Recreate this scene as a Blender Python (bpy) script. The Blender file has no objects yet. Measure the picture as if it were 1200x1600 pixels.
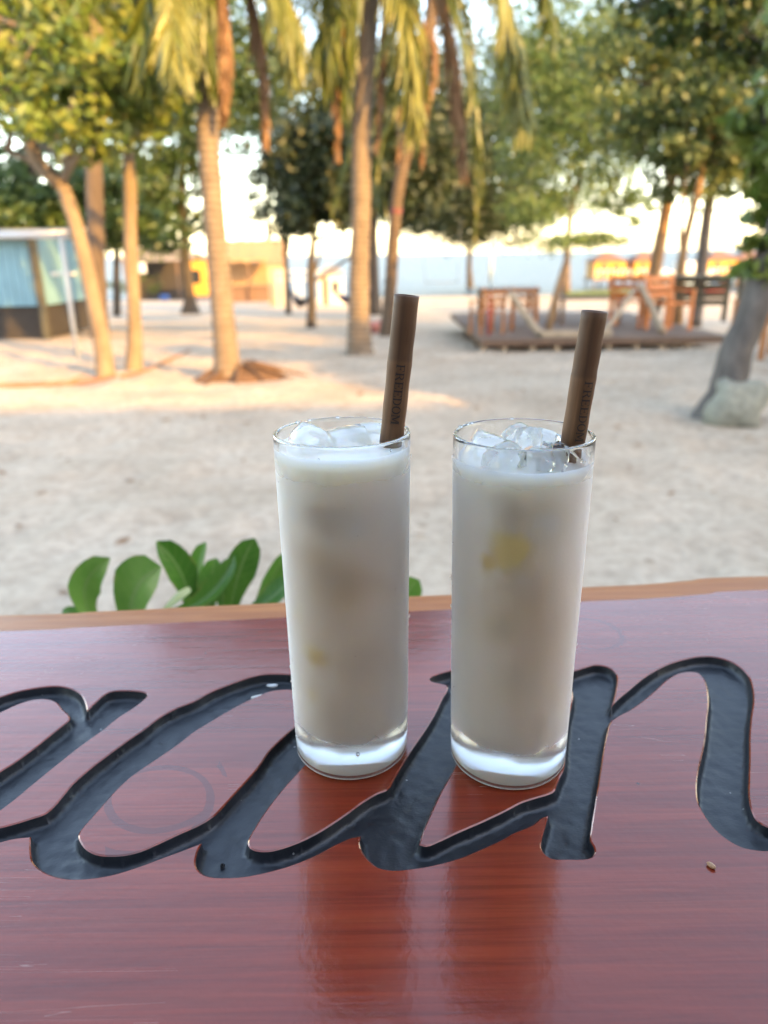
import bpy, math, random
import numpy as np
from mathutils import Vector, Matrix
from mathutils.geometry import delaunay_2d_cdt

SC = bpy.context.scene
COL = SC.collection
random.seed(7)
RNG = np.random.default_rng(11)
R = math.radians

# ------------------------------------------------------------------ camera
CAM_Z = 1.327
TABLE_Z = 1.100
F_PX, PITCH, ROLL = 1146.7, 0.33774, -0.01389
fw = np.array([0, math.cos(PITCH), -math.sin(PITCH)])
up0 = np.array([0, math.sin(PITCH), math.cos(PITCH)])
r0 = np.array([1.0, 0, 0])
rt = math.cos(ROLL) * r0 + math.sin(ROLL) * up0
upv = -math.sin(ROLL) * r0 + math.cos(ROLL) * up0
CAM = np.array([0, 0, CAM_Z])
cd = bpy.data.cameras.new('camera')
co = bpy.data.objects.new('camera', cd)
COL.objects.link(co)
M = Matrix(((rt[0], upv[0], -fw[0], 0), (rt[1], upv[1], -fw[1], 0), (rt[2], upv[2], -fw[2], CAM_Z), (0, 0, 0, 1)))
co.matrix_world = M
cd.sensor_fit = 'VERTICAL'
cd.sensor_height = 36
cd.lens = F_PX / 1600 * 36
cd.clip_start = 0.02
cd.clip_end = 9000
cd.dof.use_dof = True
cd.dof.focus_distance = 0.300
cd.dof.aperture_fstop = cd.lens / 3.1
SC.camera = co

# ------------------------------------------------------------------ world, sun, exposure
SUN_EL, SUN_ROT = R(18), R(138)
W = bpy.data.worlds.new('World')
SC.world = W
W.use_nodes = True
sky = W.node_tree.nodes.new('ShaderNodeTexSky')
sky.sky_type = 'NISHITA'
sky.sun_disc = False
sky.sun_elevation = SUN_EL
sky.sun_rotation = SUN_ROT
sky.dust_density = 1.0
sky.ozone_density = 1.0
haze_tint = W.node_tree.nodes.new('ShaderNodeMix')      # evening haze: a slightly warm sky
haze_tint.data_type = 'RGBA'
haze_tint.blend_type = 'MULTIPLY'
haze_tint.inputs[0].default_value = 1.0
haze_tint.inputs[7].default_value = (1.16, 1.0, 0.88, 1)
W.node_tree.links.new(sky.outputs[0], haze_tint.inputs[6])
W.node_tree.links.new(haze_tint.outputs[2], W.node_tree.nodes['Background'].inputs[0])
W.node_tree.nodes['Background'].inputs[1].default_value = 0.15
sd = bpy.data.lights.new('sun', 'SUN')
so = bpy.data.objects.new('sun', sd)
COL.objects.link(so)
sd.energy = 2.0
sd.angle = R(0.6)
sd.color = (1.0, 0.54, 0.12)
sun_dir = Vector((math.sin(SUN_ROT) * math.cos(SUN_EL), math.cos(SUN_ROT) * math.cos(SUN_EL), math.sin(SUN_EL)))
so.rotation_euler = sun_dir.to_track_quat('Z', 'Y').to_euler()
so.location = (6, -8, 12)
VS = SC.view_settings
VS.view_transform = 'Standard'
VS.look = 'None'
VS.exposure = 3.2
VS.gamma = 1
VS.use_curve_mapping = False
SC.cycles.use_denoising = True
SC.cycles.max_bounces = 14
SC.cycles.transmission_bounces = 12
SC.cycles.transparent_max_bounces = 16

# ------------------------------------------------------------------ placement helpers
def terr(y):
    """height of the beach: level by the bar, then falling gently to the sea"""
    y = np.asarray(y, float)
    t = np.clip(y - 8.0, 0, None)
    return -0.034 * t * t / (t + 2.0)

SEA_Z = -1.42

def ray(px, py):
    d = fw + rt * ((px - 600) / F_PX) - upv * ((py - 800) / F_PX)
    return d

def at(px, py, Y):
    """point of the picture ray lying at distance Y ahead"""
    d = ray(px, py)
    return CAM + d * (Y / d[1])

def gnd(px, py):
    """where that picture ray meets the ground"""
    d = ray(px, py)
    y = 3.0
    for _ in range(60):
        k = (float(terr(y)) - CAM_Z) / d[2]
        y = 0.5 * y + 0.5 * min(k * d[1], 400)
    p = CAM + d * (y / d[1])
    p[2] = float(terr(y))
    return p

def on_table(px, py):
    d = ray(px, py)
    p = CAM + d * ((TABLE_Z - CAM_Z) / d[2])
    return p

# ------------------------------------------------------------------ mesh helpers
class MB:
    """collects vertices and faces (numpy blocks) into one mesh"""
    def __init__(s):
        s.v = []; s.f3 = []; s.f4 = []; s.n = 0
    def add(s, v, f):
        v = np.asarray(v, float).reshape(-1, 3)
        f = np.asarray(f, int)
        if f.size:
            (s.f4 if f.shape[1] == 4 else s.f3).append(f + s.n)
        s.v.append(v); s.n += len(v)
        return s
    def box(s, c, size, rot=None, taper=1.0):
        sx, sy, sz = np.array(size) / 2
        v = np.array([[-sx, -sy, -sz], [sx, -sy, -sz], [sx, sy, -sz], [-sx, sy, -sz],
                      [-sx * taper, -sy * taper, sz], [sx * taper, -sy * taper, sz], [sx * taper, sy * taper, sz], [-sx * taper, sy * taper, sz]])
        if rot is not None:
            v = v @ np.array(Matrix(rot).to_3x3() if not isinstance(rot, np.ndarray) else rot).T
        f = [[0, 3, 2, 1], [4, 5, 6, 7], [0, 1, 5, 4], [1, 2, 6, 5], [2, 3, 7, 6], [3, 0, 4, 7]]
        return s.add(v + np.array(c), f)
    def beam(s, a, b, w, h):
        a = np.array(a, float); b = np.array(b, float)
        d = b - a; L = np.linalg.norm(d); d = d / L
        ref = np.array([0, 0, 1.0]) if abs(d[2]) < .95 else np.array([0, 1.0, 0])
        x = np.cross(d, ref); x /= np.linalg.norm(x); y = np.cross(x, d)
        return s.box((a + b) / 2, (w, L, h), np.stack([x, d, y], 1))
    def tube(s, pts, rad, n=10, cap=True, rough=0.0, seed=0):
        pts = np.asarray(pts, float); m = len(pts)
        rad = np.broadcast_to(np.asarray(rad, float), (m,))
        t = np.gradient(pts, axis=0); t /= np.linalg.norm(t, axis=1)[:, None] + 1e-12
        ref = np.array([0, 1.0, 0]) if abs(t[0][1]) < .8 else np.array([1.0, 0, 0])
        th = np.linspace(0, 2 * np.pi, n, endpoint=False)
        rows = []
        g = np.random.default_rng(seed)
        for i in range(m):
            x = np.cross(t[i], ref); x /= np.linalg.norm(x) + 1e-12
            y = np.cross(t[i], x); ref = -np.cross(t[i], x) * 0 + ref
            rr = rad[i] * (1 + rough * (g.random(n) - .5))
            rows.append(pts[i] + np.outer(np.cos(th) * rr, x) + np.outer(np.sin(th) * rr, y))
        v = np.concatenate(rows)
        f = []
        for i in range(m - 1):
            for k in range(n):
                f.append([i * n + k, i * n + (k + 1) % n, (i + 1) * n + (k + 1) % n, (i + 1) * n + k])
        base = s.n
        s.add(v, f)
        if cap:
            s.add([pts[0], pts[-1]], np.zeros((0, 3)))
            tri = []
            for k in range(n):
                tri.append([base + (k + 1) % n, base + k, base + m * n])
                tri.append([base + (m - 1) * n + k, base + (m - 1) * n + (k + 1) % n, base + m * n + 1])
            s.f3.append(np.array(tri))
        return s
    def lathe(s, prof, n=96, c=(0, 0, 0), closed=False):
        prof = np.asarray(prof, float); m = len(prof)
        th = np.linspace(0, 2 * np.pi, n, endpoint=False)
        v = np.stack([np.outer(prof[:, 0], np.cos(th)), np.outer(prof[:, 0], np.sin(th)), np.repeat(prof[:, 1][:, None], n, 1)], -1).reshape(-1, 3)
        i, k = np.meshgrid(np.arange(m if closed else m - 1), np.arange(n), indexing='ij')
        j = (i + 1) % m
        f = np.stack([i * n + k, i * n + (k + 1) % n, j * n + (k + 1) % n, j * n + k], -1).reshape(-1, 4)
        return s.add(v + np.array(c), f)
    def build(s, name, mat, parent=None, smooth=True, loc=None):
        me = bpy.data.meshes.new(name)
        v = np.concatenate(s.v) if s.v else np.zeros((0, 3))
        o = bpy.data.objects.new(name, me)
        COL.objects.link(o)
        org = np.zeros(3)
        if parent is not None:
            o.parent = parent
            org = wloc(parent)
        elif loc is not None:
            o.location = loc
            org = np.array(loc, float)
        v = v - org
        f3 = np.concatenate(s.f3).astype(np.int32) if s.f3 else np.zeros((0, 3), np.int32)
        f4 = np.concatenate(s.f4).astype(np.int32) if s.f4 else np.zeros((0, 4), np.int32)
        me.vertices.add(len(v)); me.vertices.foreach_set('co', v.astype(np.float32).ravel())
        nl = f3.size + f4.size; nf = len(f3) + len(f4)
        me.loops.add(nl); me.polygons.add(nf)
        me.loops.foreach_set('vertex_index', np.concatenate([f3.ravel(), f4.ravel()]))
        st = np.concatenate([np.arange(len(f3)) * 3, f3.size + np.arange(len(f4)) * 4]).astype(np.int32)
        me.polygons.foreach_set('loop_start', st)
        me.polygons.foreach_set('use_smooth', np.full(nf, smooth))
        me.update(calc_edges=True)
        me.validate()
        if mat: me.materials.append(mat)
        return o

def wloc(o):
    p = np.zeros(3)
    while o is not None:
        p = p + np.array(o.location); o = o.parent
    return p

def tag(o, label=None, cat=None, group=None, kind=None):
    if label: o['label'] = label
    if cat: o['category'] = cat
    if group: o['group'] = group
    if kind: o['kind'] = kind
    return o

def thing(name, loc, label, cat, group=None):
    o = bpy.data.objects.new(name, None)
    o.empty_display_size = .1
    COL.objects.link(o)
    o.location = tuple(float(x) for x in loc)
    return tag(o, label, cat, group)

def part(mb, name, mat, parent, smooth=True, kind=None, label=None):
    o = mb.build(name, mat, parent, smooth)
    if kind: o['kind'] = kind
    if label: o['label'] = label
    return o

def bez(*P, n=16):
    P = [np.array(p, float) for p in P]
    t = np.linspace(0, 1, n)[:, None]
    if len(P) == 3:
        return (1 - t) ** 2 * P[0] + 2 * t * (1 - t) * P[1] + t * t * P[2]
    return (1 - t) ** 3 * P[0] + 3 * t * (1 - t) ** 2 * P[1] + 3 * t * t * (1 - t) * P[2] + t ** 3 * P[3]

def spline(P, n=24):
    """Catmull-Rom through points"""
    P = np.array(P, float)
    Q = np.vstack([2 * P[0] - P[1], P, 2 * P[-1] - P[-2]])
    out = []
    m = len(P) - 1
    for u in np.linspace(0, m - 1e-9, n):
        i = int(u); t = u - i
        a, b, c, d = Q[i:i + 4]
        out.append(.5 * ((2 * b) + (c - a) * t + (2 * a - 5 * b + 4 * c - d) * t * t + (3 * b - 3 * c + d - a) * t ** 3))
    return np.array(out)

def vnoise(x, y, seed=0):
    """smooth value noise on arrays"""
    g = np.random.default_rng(seed).random((256, 256))
    xi = np.floor(x).astype(int); yi = np.floor(y).astype(int)
    fx = x - xi; fy = y - yi
    fx = fx * fx * (3 - 2 * fx); fy = fy * fy * (3 - 2 * fy)
    a = g[xi % 256, yi % 256]; b = g[(xi + 1) % 256, yi % 256]; c = g[xi % 256, (yi + 1) % 256]; d = g[(xi + 1) % 256, (yi + 1) % 256]
    return (a * (1 - fx) + b * fx) * (1 - fy) + (c * (1 - fx) + d * fx) * fy

# ------------------------------------------------------------------ material helpers
class NT:
    def __init__(s, name):
        s.m = bpy.data.materials.new(name); s.m.use_nodes = True
        s.t = s.m.node_tree; s.n = s.t.nodes; s.p = s.n['Principled BSDF']; s.out = s.n['Material Output']
    def node(s, typ, **kw):
        x = s.n.new('ShaderNode' + typ)
        for k, v in kw.items():
            if k.startswith('i_'):
                key = k[2:].replace('_', ' ')
                x.inputs[int(key) if key.isdigit() else key].default_value = v
            else: setattr(x, k, v)
        return x
    def link(s, a, b): s.t.links.new(a, b)
    def set(s, **kw):
        for k, v in kw.items():
            s.p.inputs[k.replace('_', ' ')].default_value = v
    def coord(s, scale=(1, 1, 1), rot=(0, 0, 0), loc=(0, 0, 0), out='Object'):
        tc = s.node('TexCoord'); mp = s.node('Mapping')
        mp.inputs['Scale'].default_value = scale; mp.inputs['Rotation'].default_value = rot; mp.inputs['Location'].default_value = loc
        s.link(tc.outputs[out], mp.inputs[0])
        return mp.outputs[0]
    def noise(s, vec, scale, detail=4, rough=.55, dist=0):
        x = s.node('TexNoise'); x.inputs['Scale'].default_value = scale; x.inputs['Detail'].default_value = detail
        x.inputs['Roughness'].default_value = rough; x.inputs['Distortion'].default_value = dist
        s.link(vec, x.inputs['Vector']); return x.outputs['Fac']
    def ramp(s, fac, stops):
        x = s.node('ValToRGB'); e = x.color_ramp.elements
        while len(e) < len(stops): e.new(.5)
        for el, (p, c) in zip(e, stops):
            el.position = p; el.color = (*c, 1) if len(c) == 3 else c
        s.link(fac, x.inputs[0]); return x.outputs[0]
    def math(s, op, a, b=0, clamp=False):
        x = s.node('Math', operation=op); x.use_clamp = clamp
        for i, v in enumerate((a, b)):
            if hasattr(v, 'links'): s.link(v, x.inputs[i])
            else: x.inputs[i].default_value = v
        return x.outputs[0]
    def mix(s, fac, a, b, mode='MIX'):
        x = s.node('Mix', data_type='RGBA', blend_type=mode)
        for i, v in ((0, fac), (6, a), (7, b)):
            if hasattr(v, 'links'): s.link(v, x.inputs[i])
            else: x.inputs[i].default_value = v if i == 0 else (*v, 1)
        return x.outputs[2]
    def bump(s, h, strength=.3, dist=.01, normal=None):
        x = s.node('Bump'); x.inputs['Strength'].default_value = strength; x.inputs['Distance'].default_value = dist
        s.link(h, x.inputs['Height'])
        if normal is not None: s.link(normal, x.inputs['Normal'])
        return x.outputs[0]

def simple(name, col, rough=.6, var=.25, scale=8, bump=0.0, stretch=(1, 1, 1), **kw):
    """plain material with noise variation of colour and a little relief"""
    t = NT(name)
    v = t.coord(stretch)
    n = t.noise(v, scale, 5)
    c = np.array(col)
    t.link(t.ramp(n, [(.25, tuple(c * (1 - var))), (.75, tuple(np.minimum(c * (1 + var), 1)))]), t.p.inputs['Base Color'])
    t.set(Roughness=rough)
    for k, val in kw.items(): t.p.inputs[k.replace('_', ' ')].default_value = val
    if bump: t.link(t.bump(n, bump, .02), t.p.inputs['Normal'])
    return t.m

def leafmat(name, cols, rough=.5, trans=.3):
    """foliage: every leaf its own tint"""
    t = NT(name)
    g = t.node('NewGeometry')
    k = len(cols)
    c = t.ramp(g.outputs['Random Per Island'], [(i / (k - 1) if k > 1 else 0, cols[i]) for i in range(k)])
    t.link(c, t.p.inputs['Base Color']); t.set(Roughness=rough)
    tr = t.node('BsdfTranslucent'); t.link(c, tr.inputs['Color'])
    mx = t.node('MixShader'); mx.inputs[0].default_value = trans
    t.link(t.p.outputs[0], mx.inputs[1]); t.link(tr.outputs[0], mx.inputs[2]); t.link(mx.outputs[0], t.out.inputs['Surface'])
    return t.m
#MAT
# sand
def sand_mat():
    t = NT('beach_sand')
    v = t.coord()
    a = t.noise(v, 1.1, 6, .6)
    b = t.noise(v, 14, 6, .65)
    c = t.noise(v, 90, 3, .6)
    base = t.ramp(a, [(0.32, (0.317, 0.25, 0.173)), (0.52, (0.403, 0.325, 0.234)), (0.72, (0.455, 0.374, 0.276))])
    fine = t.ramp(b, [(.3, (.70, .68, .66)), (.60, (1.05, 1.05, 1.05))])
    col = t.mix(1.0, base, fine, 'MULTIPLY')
    # scattered dry leaf crumbs and twigs
    vo = t.node('TexVoronoi'); vo.inputs['Scale'].default_value = 4.3; t.link(v, vo.inputs['Vector'])
    sp = t.math('LESS_THAN', vo.outputs['Distance'], .13)
    sp2 = t.math('MULTIPLY', sp, t.math('GREATER_THAN', t.noise(v, 2.3, 2), .56))
    col = t.mix(t.math('MULTIPLY', sp2, .55), col, (0.1452, 0.099, 0.0528))
    t.link(col, t.p.inputs['Base Color']); t.set(Roughness=.9)
    h = t.math('ADD', t.math('MULTIPLY', b, 1.0), t.math('MULTIPLY', c, .25))
    t.link(t.bump(h, .55, .035), t.p.inputs['Normal'])
    return t.m

def water_mat():
    """wind-ruffled water: most of what it returns is its own scattered blue, part is mirrored sky"""
    t = NT('sea_water')
    n = t.noise(t.coord((.25, .9, 1)), .9, 6, .6)
    t.set(Base_Color=(.040, .060, .074, 1), Roughness=.6)
    t.p.inputs['Specular IOR Level'].default_value = .1
    bp = t.bump(n, .8, .4)
    t.link(bp, t.p.inputs['Normal'])
    gl = t.node('BsdfGlossy'); gl.inputs['Roughness'].default_value = .22; gl.inputs['Color'].default_value = (1, 1, 1, 1); t.link(bp, gl.inputs['Normal'])
    mx = t.node('MixShader'); mx.inputs[0].default_value = .10
    t.link(t.p.outputs[0], mx.inputs[1]); t.link(gl.outputs[0], mx.inputs[2]); t.link(mx.outputs[0], t.out.inputs['Surface'])
    return t.m

def bark_mat(name, c1, c2, rings=False, scale=6):
    t = NT(name)
    v = t.coord((1, 1, .35) if not rings else (1, 1, 1))
    n = t.noise(v, scale, 6, .65)
    col = t.ramp(n, [(.3, c1), (.7, c2)])
    h = n
    if rings:
        w = t.node('TexWave', wave_type='BANDS', bands_direction='Z')
        w.inputs['Scale'].default_value = 4.5; w.inputs['Distortion'].default_value = 1.6; w.inputs['Detail'].default_value = 2
        t.link(v, w.inputs['Vector'])
        col = t.mix(.35, col, t.ramp(w.outputs['Fac'], [(.0, tuple(np.array(c1) * .6)), (.4, c2)]))
        h = t.math('ADD', n, w.outputs['Fac'])
    t.link(col, t.p.inputs['Base Color']); t.set(Roughness=.85)
    t.link(t.bump(h, .6, .03), t.p.inputs['Normal'])
    return t.m

MATS = dict(
    sand=sand_mat(), sea=water_mat(),
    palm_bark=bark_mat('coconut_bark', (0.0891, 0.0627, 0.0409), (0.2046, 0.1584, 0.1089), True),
    palm_bark_dark=bark_mat('shaded_coconut_bark', (0.0495, 0.033, 0.0211), (0.1122, 0.0792, 0.0495), True),  # the third palm's shade is put into this darker bark
    pale_bark=bark_mat('pale_smooth_bark', (0.1122, 0.0792, 0.0495), (0.2244, 0.1716, 0.1122)),
    dark_bark=bark_mat('dark_rough_bark', (0.0198, 0.0158, 0.0119), (0.0561, 0.0436, 0.0317)),
    brown_bark=bark_mat('brown_bark', (0.0462, 0.033, 0.0231), (0.1056, 0.0759, 0.0528)),
    grey_bark=bark_mat('grey_furrowed_bark', (0.0363, 0.0317, 0.0277), (0.1254, 0.1122, 0.099), False, 9),
    tan_bark=bark_mat('tan_pole_bark', (0.1452, 0.0792, 0.033), (0.2772, 0.1716, 0.0792)),
    root=simple('soil_roots', (0.099, 0.0561, 0.0297), .95, .4, 14, .5),
    leaf_yellow=leafmat('yellow_green_leaves', [(0.0792, 0.132, 0.0198), (0.1188, 0.1716, 0.0264), (0.1716, 0.2046, 0.0396), (0.099, 0.1518, 0.0231), (0.2112, 0.2112, 0.033)], .45, .35),
    leaf_mid=leafmat('mid_green_leaves', [(0.0198, 0.0429, 0.0079), (0.0363, 0.066, 0.0119), (0.0561, 0.0858, 0.0165), (0.0264, 0.0561, 0.0099)], .5, .3),
    leaf_bright=leafmat('fresh_green_leaves', [(0.0396, 0.0792, 0.0165), (0.0627, 0.1056, 0.0231), (0.0924, 0.132, 0.0297), (0.0495, 0.0924, 0.0198)], .5, .3),
    leaf_olive=leafmat('olive_green_leaves', [(0.066, 0.1023, 0.0264), (0.099, 0.132, 0.0363), (0.1452, 0.1716, 0.0495), (0.0792, 0.1122, 0.0297)], .5, .4),
    leaf_dark=leafmat('dark_green_leaves', [(0.0132, 0.0238, 0.0066), (0.0211, 0.0343, 0.0092), (0.033, 0.0488, 0.0132), (0.0172, 0.029, 0.0079)], .55, .2),  # dark leaf; the mid trees' shade is put into the colour too
    frond_green=leafmat('green_palm_leaflets', [(0.0495, 0.0759, 0.0099), (0.0792, 0.1023, 0.0132), (0.1254, 0.132, 0.0165)], .4, .3),
    frond_yellow=leafmat('yellowing_palm_leaflets', [(0.1188, 0.1386, 0.0264), (0.165, 0.1782, 0.0363), (0.2244, 0.2112, 0.0528)], .4, .3),
    frond_dead=leafmat('dead_palm_leaflets', [(0.132, 0.0693, 0.0297), (0.2046, 0.1122, 0.0528), (0.2508, 0.1518, 0.0726)], .8, .15),
    plant=None,
    deck=simple('weathered_deck_wood', (0.1386, 0.099, 0.0726), .75, .35, 5, .3, (.6, 8, 8)),
    pale_wood=simple('pale_bare_timber', (0.3036, 0.2376, 0.1584), .7, .25, 9, .3),
    orange_wood=simple('orange_varnished_wood', (0.3036, 0.1056, 0.0198), .5, .3, 10, .15),
    bright_orange=simple('bright_orange_wood', (0.4092, 0.1122, 0.0132), .45, .2, 10, .1),
    brown_wood=simple('brown_wood', (0.1056, 0.0594, 0.033), .7, .3, 9, .3),
    olive_wood=simple('dark_olive_boards', (0.0495, 0.0462, 0.0297), .75, .3, 9, .3),
    thatch=simple('dry_thatch', (0.2244, 0.1452, 0.0792), .95, .35, 22, .7, (1, 1, .25)),
    old_thatch=simple('grey_old_thatch', (0.1584, 0.132, 0.1056), .95, .3, 22, .7, (1, 1, .25)),
    yellow_wall=simple('yellow_painted_wall', (0.4092, 0.198, 0.0198), .7, .12, 3),
    turquoise=simple('turquoise_painted_wall', (0.125, 0.245, 0.305), .7, .12, 3),
    grey_roof=simple('grey_sheet_roof', (0.198, 0.1914, 0.1848), .6, .15, 6),
    brown_roof=simple('brown_roof_shingles', (0.132, 0.0726, 0.0495), .85, .25, 15, .4),
    white_paint=simple('white_paint', (0.4884, 0.4752, 0.4488), .5, .08, 6),
    red_paint=simple('red_paint', (0.363, 0.0396, 0.0264), .5, .15, 6),
    dark_red=simple('dark_red_paint', (0.1056, 0.0132, 0.0165), .4, .15, 6),
    blue_paint=simple('blue_paint', (0.0264, 0.0792, 0.2508), .45, .15, 6),
    sky_paint=simple('pale_blue_paint', (0.2772, 0.363, 0.4356), .4, .1, 6),
    dark_open=simple('dark_opening', (0.0231, 0.0185, 0.0145), .8, .3, 6),  # near-black put in for the dark of openings and slat gaps
    navy_cloth=simple('navy_cloth', (0.0132, 0.0198, 0.0462), .9, .2, 20),
    purple_cloth=simple('purple_cloth', (0.0462, 0.0297, 0.0792), .9, .2, 20),
    pink_cloth=simple('pink_cloth', (0.33, 0.132, 0.1122), .9, .2, 20),
    white_cloth=simple('white_cloth', (0.462, 0.4752, 0.4884), .9, .1, 20),
    rope=simple('grey_rope', (0.198, 0.1782, 0.1518), .9, .2, 40),
    rock_pale=simple('pale_lichen_stone', (0.198, 0.198, 0.1551), .9, .35, 14, .8),
    rock_white=simple('white_stone', (0.4092, 0.3828, 0.33), .9, .2, 9, .5),
    metal_white=simple('white_metal_pole', (0.4488, 0.4488, 0.4356), .4, .08, 8),
    glass_dark=simple('dark_window_glass', (0.0198, 0.0231, 0.0264), .12, .2, 3),
    log=simple('reddish_fallen_branch', (0.198, 0.099, 0.0528), .85, .3, 12, .4),
)
#STRUCT
# ------------------------------------------------------------------ ground, sea, sky is the world
def build_ground():
    xs = np.concatenate([np.arange(-160, -24, 8), np.arange(-24, -7, .8), np.arange(-7, 7, .075), np.arange(7, 24, .8), np.arange(24, 161, 8)])
    ys = np.concatenate([np.arange(-60, 0, 5), np.arange(0, 2.4, .4), np.arange(2.4, 14, .07), np.arange(14, 30, .3), np.arange(30, 80, 1.5)])
    X, Y = np.meshgrid(xs, ys, indexing='ij')
    Z = terr(Y).copy()
    near = np.clip((20 - Y) / 10, 0, 1) * np.clip((9 - abs(X)) / 3, 0, 1)
    Z += near * 1.35 * (.050 * (vnoise(X * 1.1, Y * 1.1, 1) - .5) + .030 * (vnoise(X * 3.7, Y * 3.7, 2) - .5) + .020 * (vnoise(X * 8.5 + 9, Y * 8.5, 3) - .5))
    n, m = X.shape
    i, j = np.meshgrid(np.arange(n - 1), np.arange(m - 1), indexing='ij')
    f = np.stack([i * m + j, (i + 1) * m + j, (i + 1) * m + j + 1, i * m + j + 1], -1).reshape(-1, 4)
    b = MB().add(np.stack([X, Y, Z], -1).reshape(-1, 3), f)
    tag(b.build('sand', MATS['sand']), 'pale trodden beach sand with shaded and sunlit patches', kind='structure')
build_ground()

def build_sea():
    b = MB()
    ys = np.array([42, 60, 90, 150, 300, 800, 2500, 7000.])
    xs = np.array([-6000, -1500, -300, -80, 0, 80, 300, 1500, 6000.])
    X, Y = np.meshgrid(xs, ys, indexing='ij'); n, m = X.shape
    i, j = np.meshgrid(np.arange(n - 1), np.arange(m - 1), indexing='ij')
    f = np.stack([i * m + j, (i + 1) * m + j, (i + 1) * m + j + 1, i * m + j + 1], -1).reshape(-1, 4)
    b.add(np.stack([X, Y, 0 * X + SEA_Z], -1).reshape(-1, 3), f)
    tag(b.build('sea', MATS['sea']), 'calm pale blue sea beyond the trees', kind='structure')
build_sea()

# added, unseen: a thatched roof dims the drinks, a white building shades the sand
def build_unseen_shade():
    t = thing('added_bar_roof', (3, -2, 0), 'unseen thatched roof on posts, added behind the counter to dim the drinks', 'bar')
    X0, X1 = -4.0, 6.0
    b = MB()
    pr = [(-.85, 2.5), (-2.9, 3.2), (-4.9, 2.5)]
    for (ya, za), (yb, zb) in ((pr[0], pr[1]), (pr[1], pr[2])):
        b.add([[X0, ya, za], [X1, ya, za], [X1, yb, zb], [X0, yb, zb], [X0, ya, za + .16], [X1, ya, za + .16], [X1, yb, zb + .16], [X0, yb, zb + .16]],
              [[0, 3, 2, 1], [4, 5, 6, 7], [0, 1, 5, 4], [1, 2, 6, 5], [2, 3, 7, 6], [3, 0, 4, 7]])
    part(b, 'roof', MATS['old_thatch'], t, False)
    for x in (-3.7, -1.9, 2.1, 5.7):
        for y in (-1.5, -4.6):
            part(MB().tube([[x, y, 0], [x, y, 2.6]], .06, 10), 'post', MATS['brown_wood'], t)
    part(MB().box((1, -2.3, .03), (10, 4.6, .05)), 'floor', MATS['deck'], t, False)
    t = thing('added_guesthouse', (7, -12, 0), 'unseen long white two-storey building added to shade the sand', 'building')  # added to block the sun and bounce light forward
    x0, x1, y0, y1, h = -15, 30, -14, -9.2, 6.7
    part(MB().box(((x0 + x1) / 2, (y0 + y1) / 2, h / 2 - .2), (x1 - x0, y1 - y0, h + .4)), 'wall', MATS['white_paint'], t, False)
    b = MB(); e = .6; ym = (y0 + y1) / 2
    b.add([[x0 - e, y0 - e, h + .02], [x1 + e, y0 - e, h + .02], [x1 + e, y1 + e, h + .02], [x0 - e, y1 + e, h + .02], [x0 + 2, ym, h + 1.3], [x1 - 2, ym, h + 1.3]], [[0, 1, 5, 4], [2, 3, 4, 5], [0, 3, 2, 1]])
    b.f3.append(np.array([[1, 2, 5], [3, 0, 4]]))
    part(b, 'roof', MATS['brown_roof'], t, False)
    for z in (1.3, 4.3):
        for k in range(9):
            x = x0 + 2.5 + k * 5
            w = part(MB().box((x, y1 + .02, z + .2), (1.2, .06, 1.3)), 'window', MATS['glass_dark'], t, False)
            part(MB().box((x, y1 + .05, z - .5), (1.4, .12, .08)), 'sill', MATS['white_paint'], w, False)
build_unseen_shade()
#TABLE
# ------------------------------------------------------------------ counter top with carved lettering
def loop_smooth(P, step=.0016, closed=True):
    """dense outline through traced points; sharp corners stay sharp"""
    P = np.array(P, float); n = len(P)
    T = np.zeros_like(P)
    for i in range(n):
        a = P[i] - P[i - 1]; b = P[(i + 1) % n] - P[i]
        la, lb = np.linalg.norm(a), np.linalg.norm(b)
        c = (a @ b) / (la * lb + 1e-12)
        if c > .45:
            T[i] = (a / la + b / lb) / 2
            T[i] /= np.linalg.norm(T[i])
    out = []
    for i in range(n):
        p, q = P[i], P[(i + 1) % n]; L = np.linalg.norm(q - p)
        m = max(2, int(L / step))
        for k in range(m):
            t = k / m
            h1 = 2 * t ** 3 - 3 * t ** 2 + 1; h2 = t ** 3 - 2 * t ** 2 + t; h3 = -2 * t ** 3 + 3 * t ** 2; h4 = t ** 3 - t ** 2
            ta = T[i] if T[i].any() else (q - p) / L
            tb = T[(i + 1) % n] if T[(i + 1) % n].any() else (q - p) / L
            out.append(h1 * p + h2 * L * ta + h3 * q + h4 * L * tb)
    return np.array(out)

def inside(pts, loops):
    """even-odd test for many points"""
    x, y = pts[:, 0], pts[:, 1]; c = np.zeros(len(pts), bool)
    for L in loops:
        A, B = L, np.roll(L, -1, 0)
        for (ax, ay), (bx, by) in zip(A, B):
            if ay == by: continue
            s = (ay > y) != (by > y)
            if s.any():
                c ^= s & (x < (bx - ax) * (y - ay) / (by - ay) + ax)
    return c

def offset(L, d):
    a = L - np.roll(L, 1, 0); b = np.roll(L, -1, 0) - L
    t = a / (np.linalg.norm(a, axis=1)[:, None] + 1e-9) + b / (np.linalg.norm(b, axis=1)[:, None] + 1e-9)
    t /= np.linalg.norm(t, axis=1)[:, None] + 1e-9
    nrm = np.stack([t[:, 1], -t[:, 0]], 1)
    return L + nrm * d

def dist_to(pts, loops):
    S = np.concatenate(loops); out = np.full(len(pts), 9.)
    A = np.concatenate([l for l in loops]); B = np.concatenate([np.roll(l, -1, 0) for l in loops])
    for i in range(0, len(pts), 2000):
        p = pts[i:i + 2000][:, None, :]
        d = B - A; t = np.clip(((p - A) * d).sum(-1) / ((d * d).sum(-1) + 1e-12), 0, 1)
        out[i:i + 2000] = np.sqrt((((A + t[..., None] * d) - p) ** 2).sum(-1)).min(1)
    return out

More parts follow.
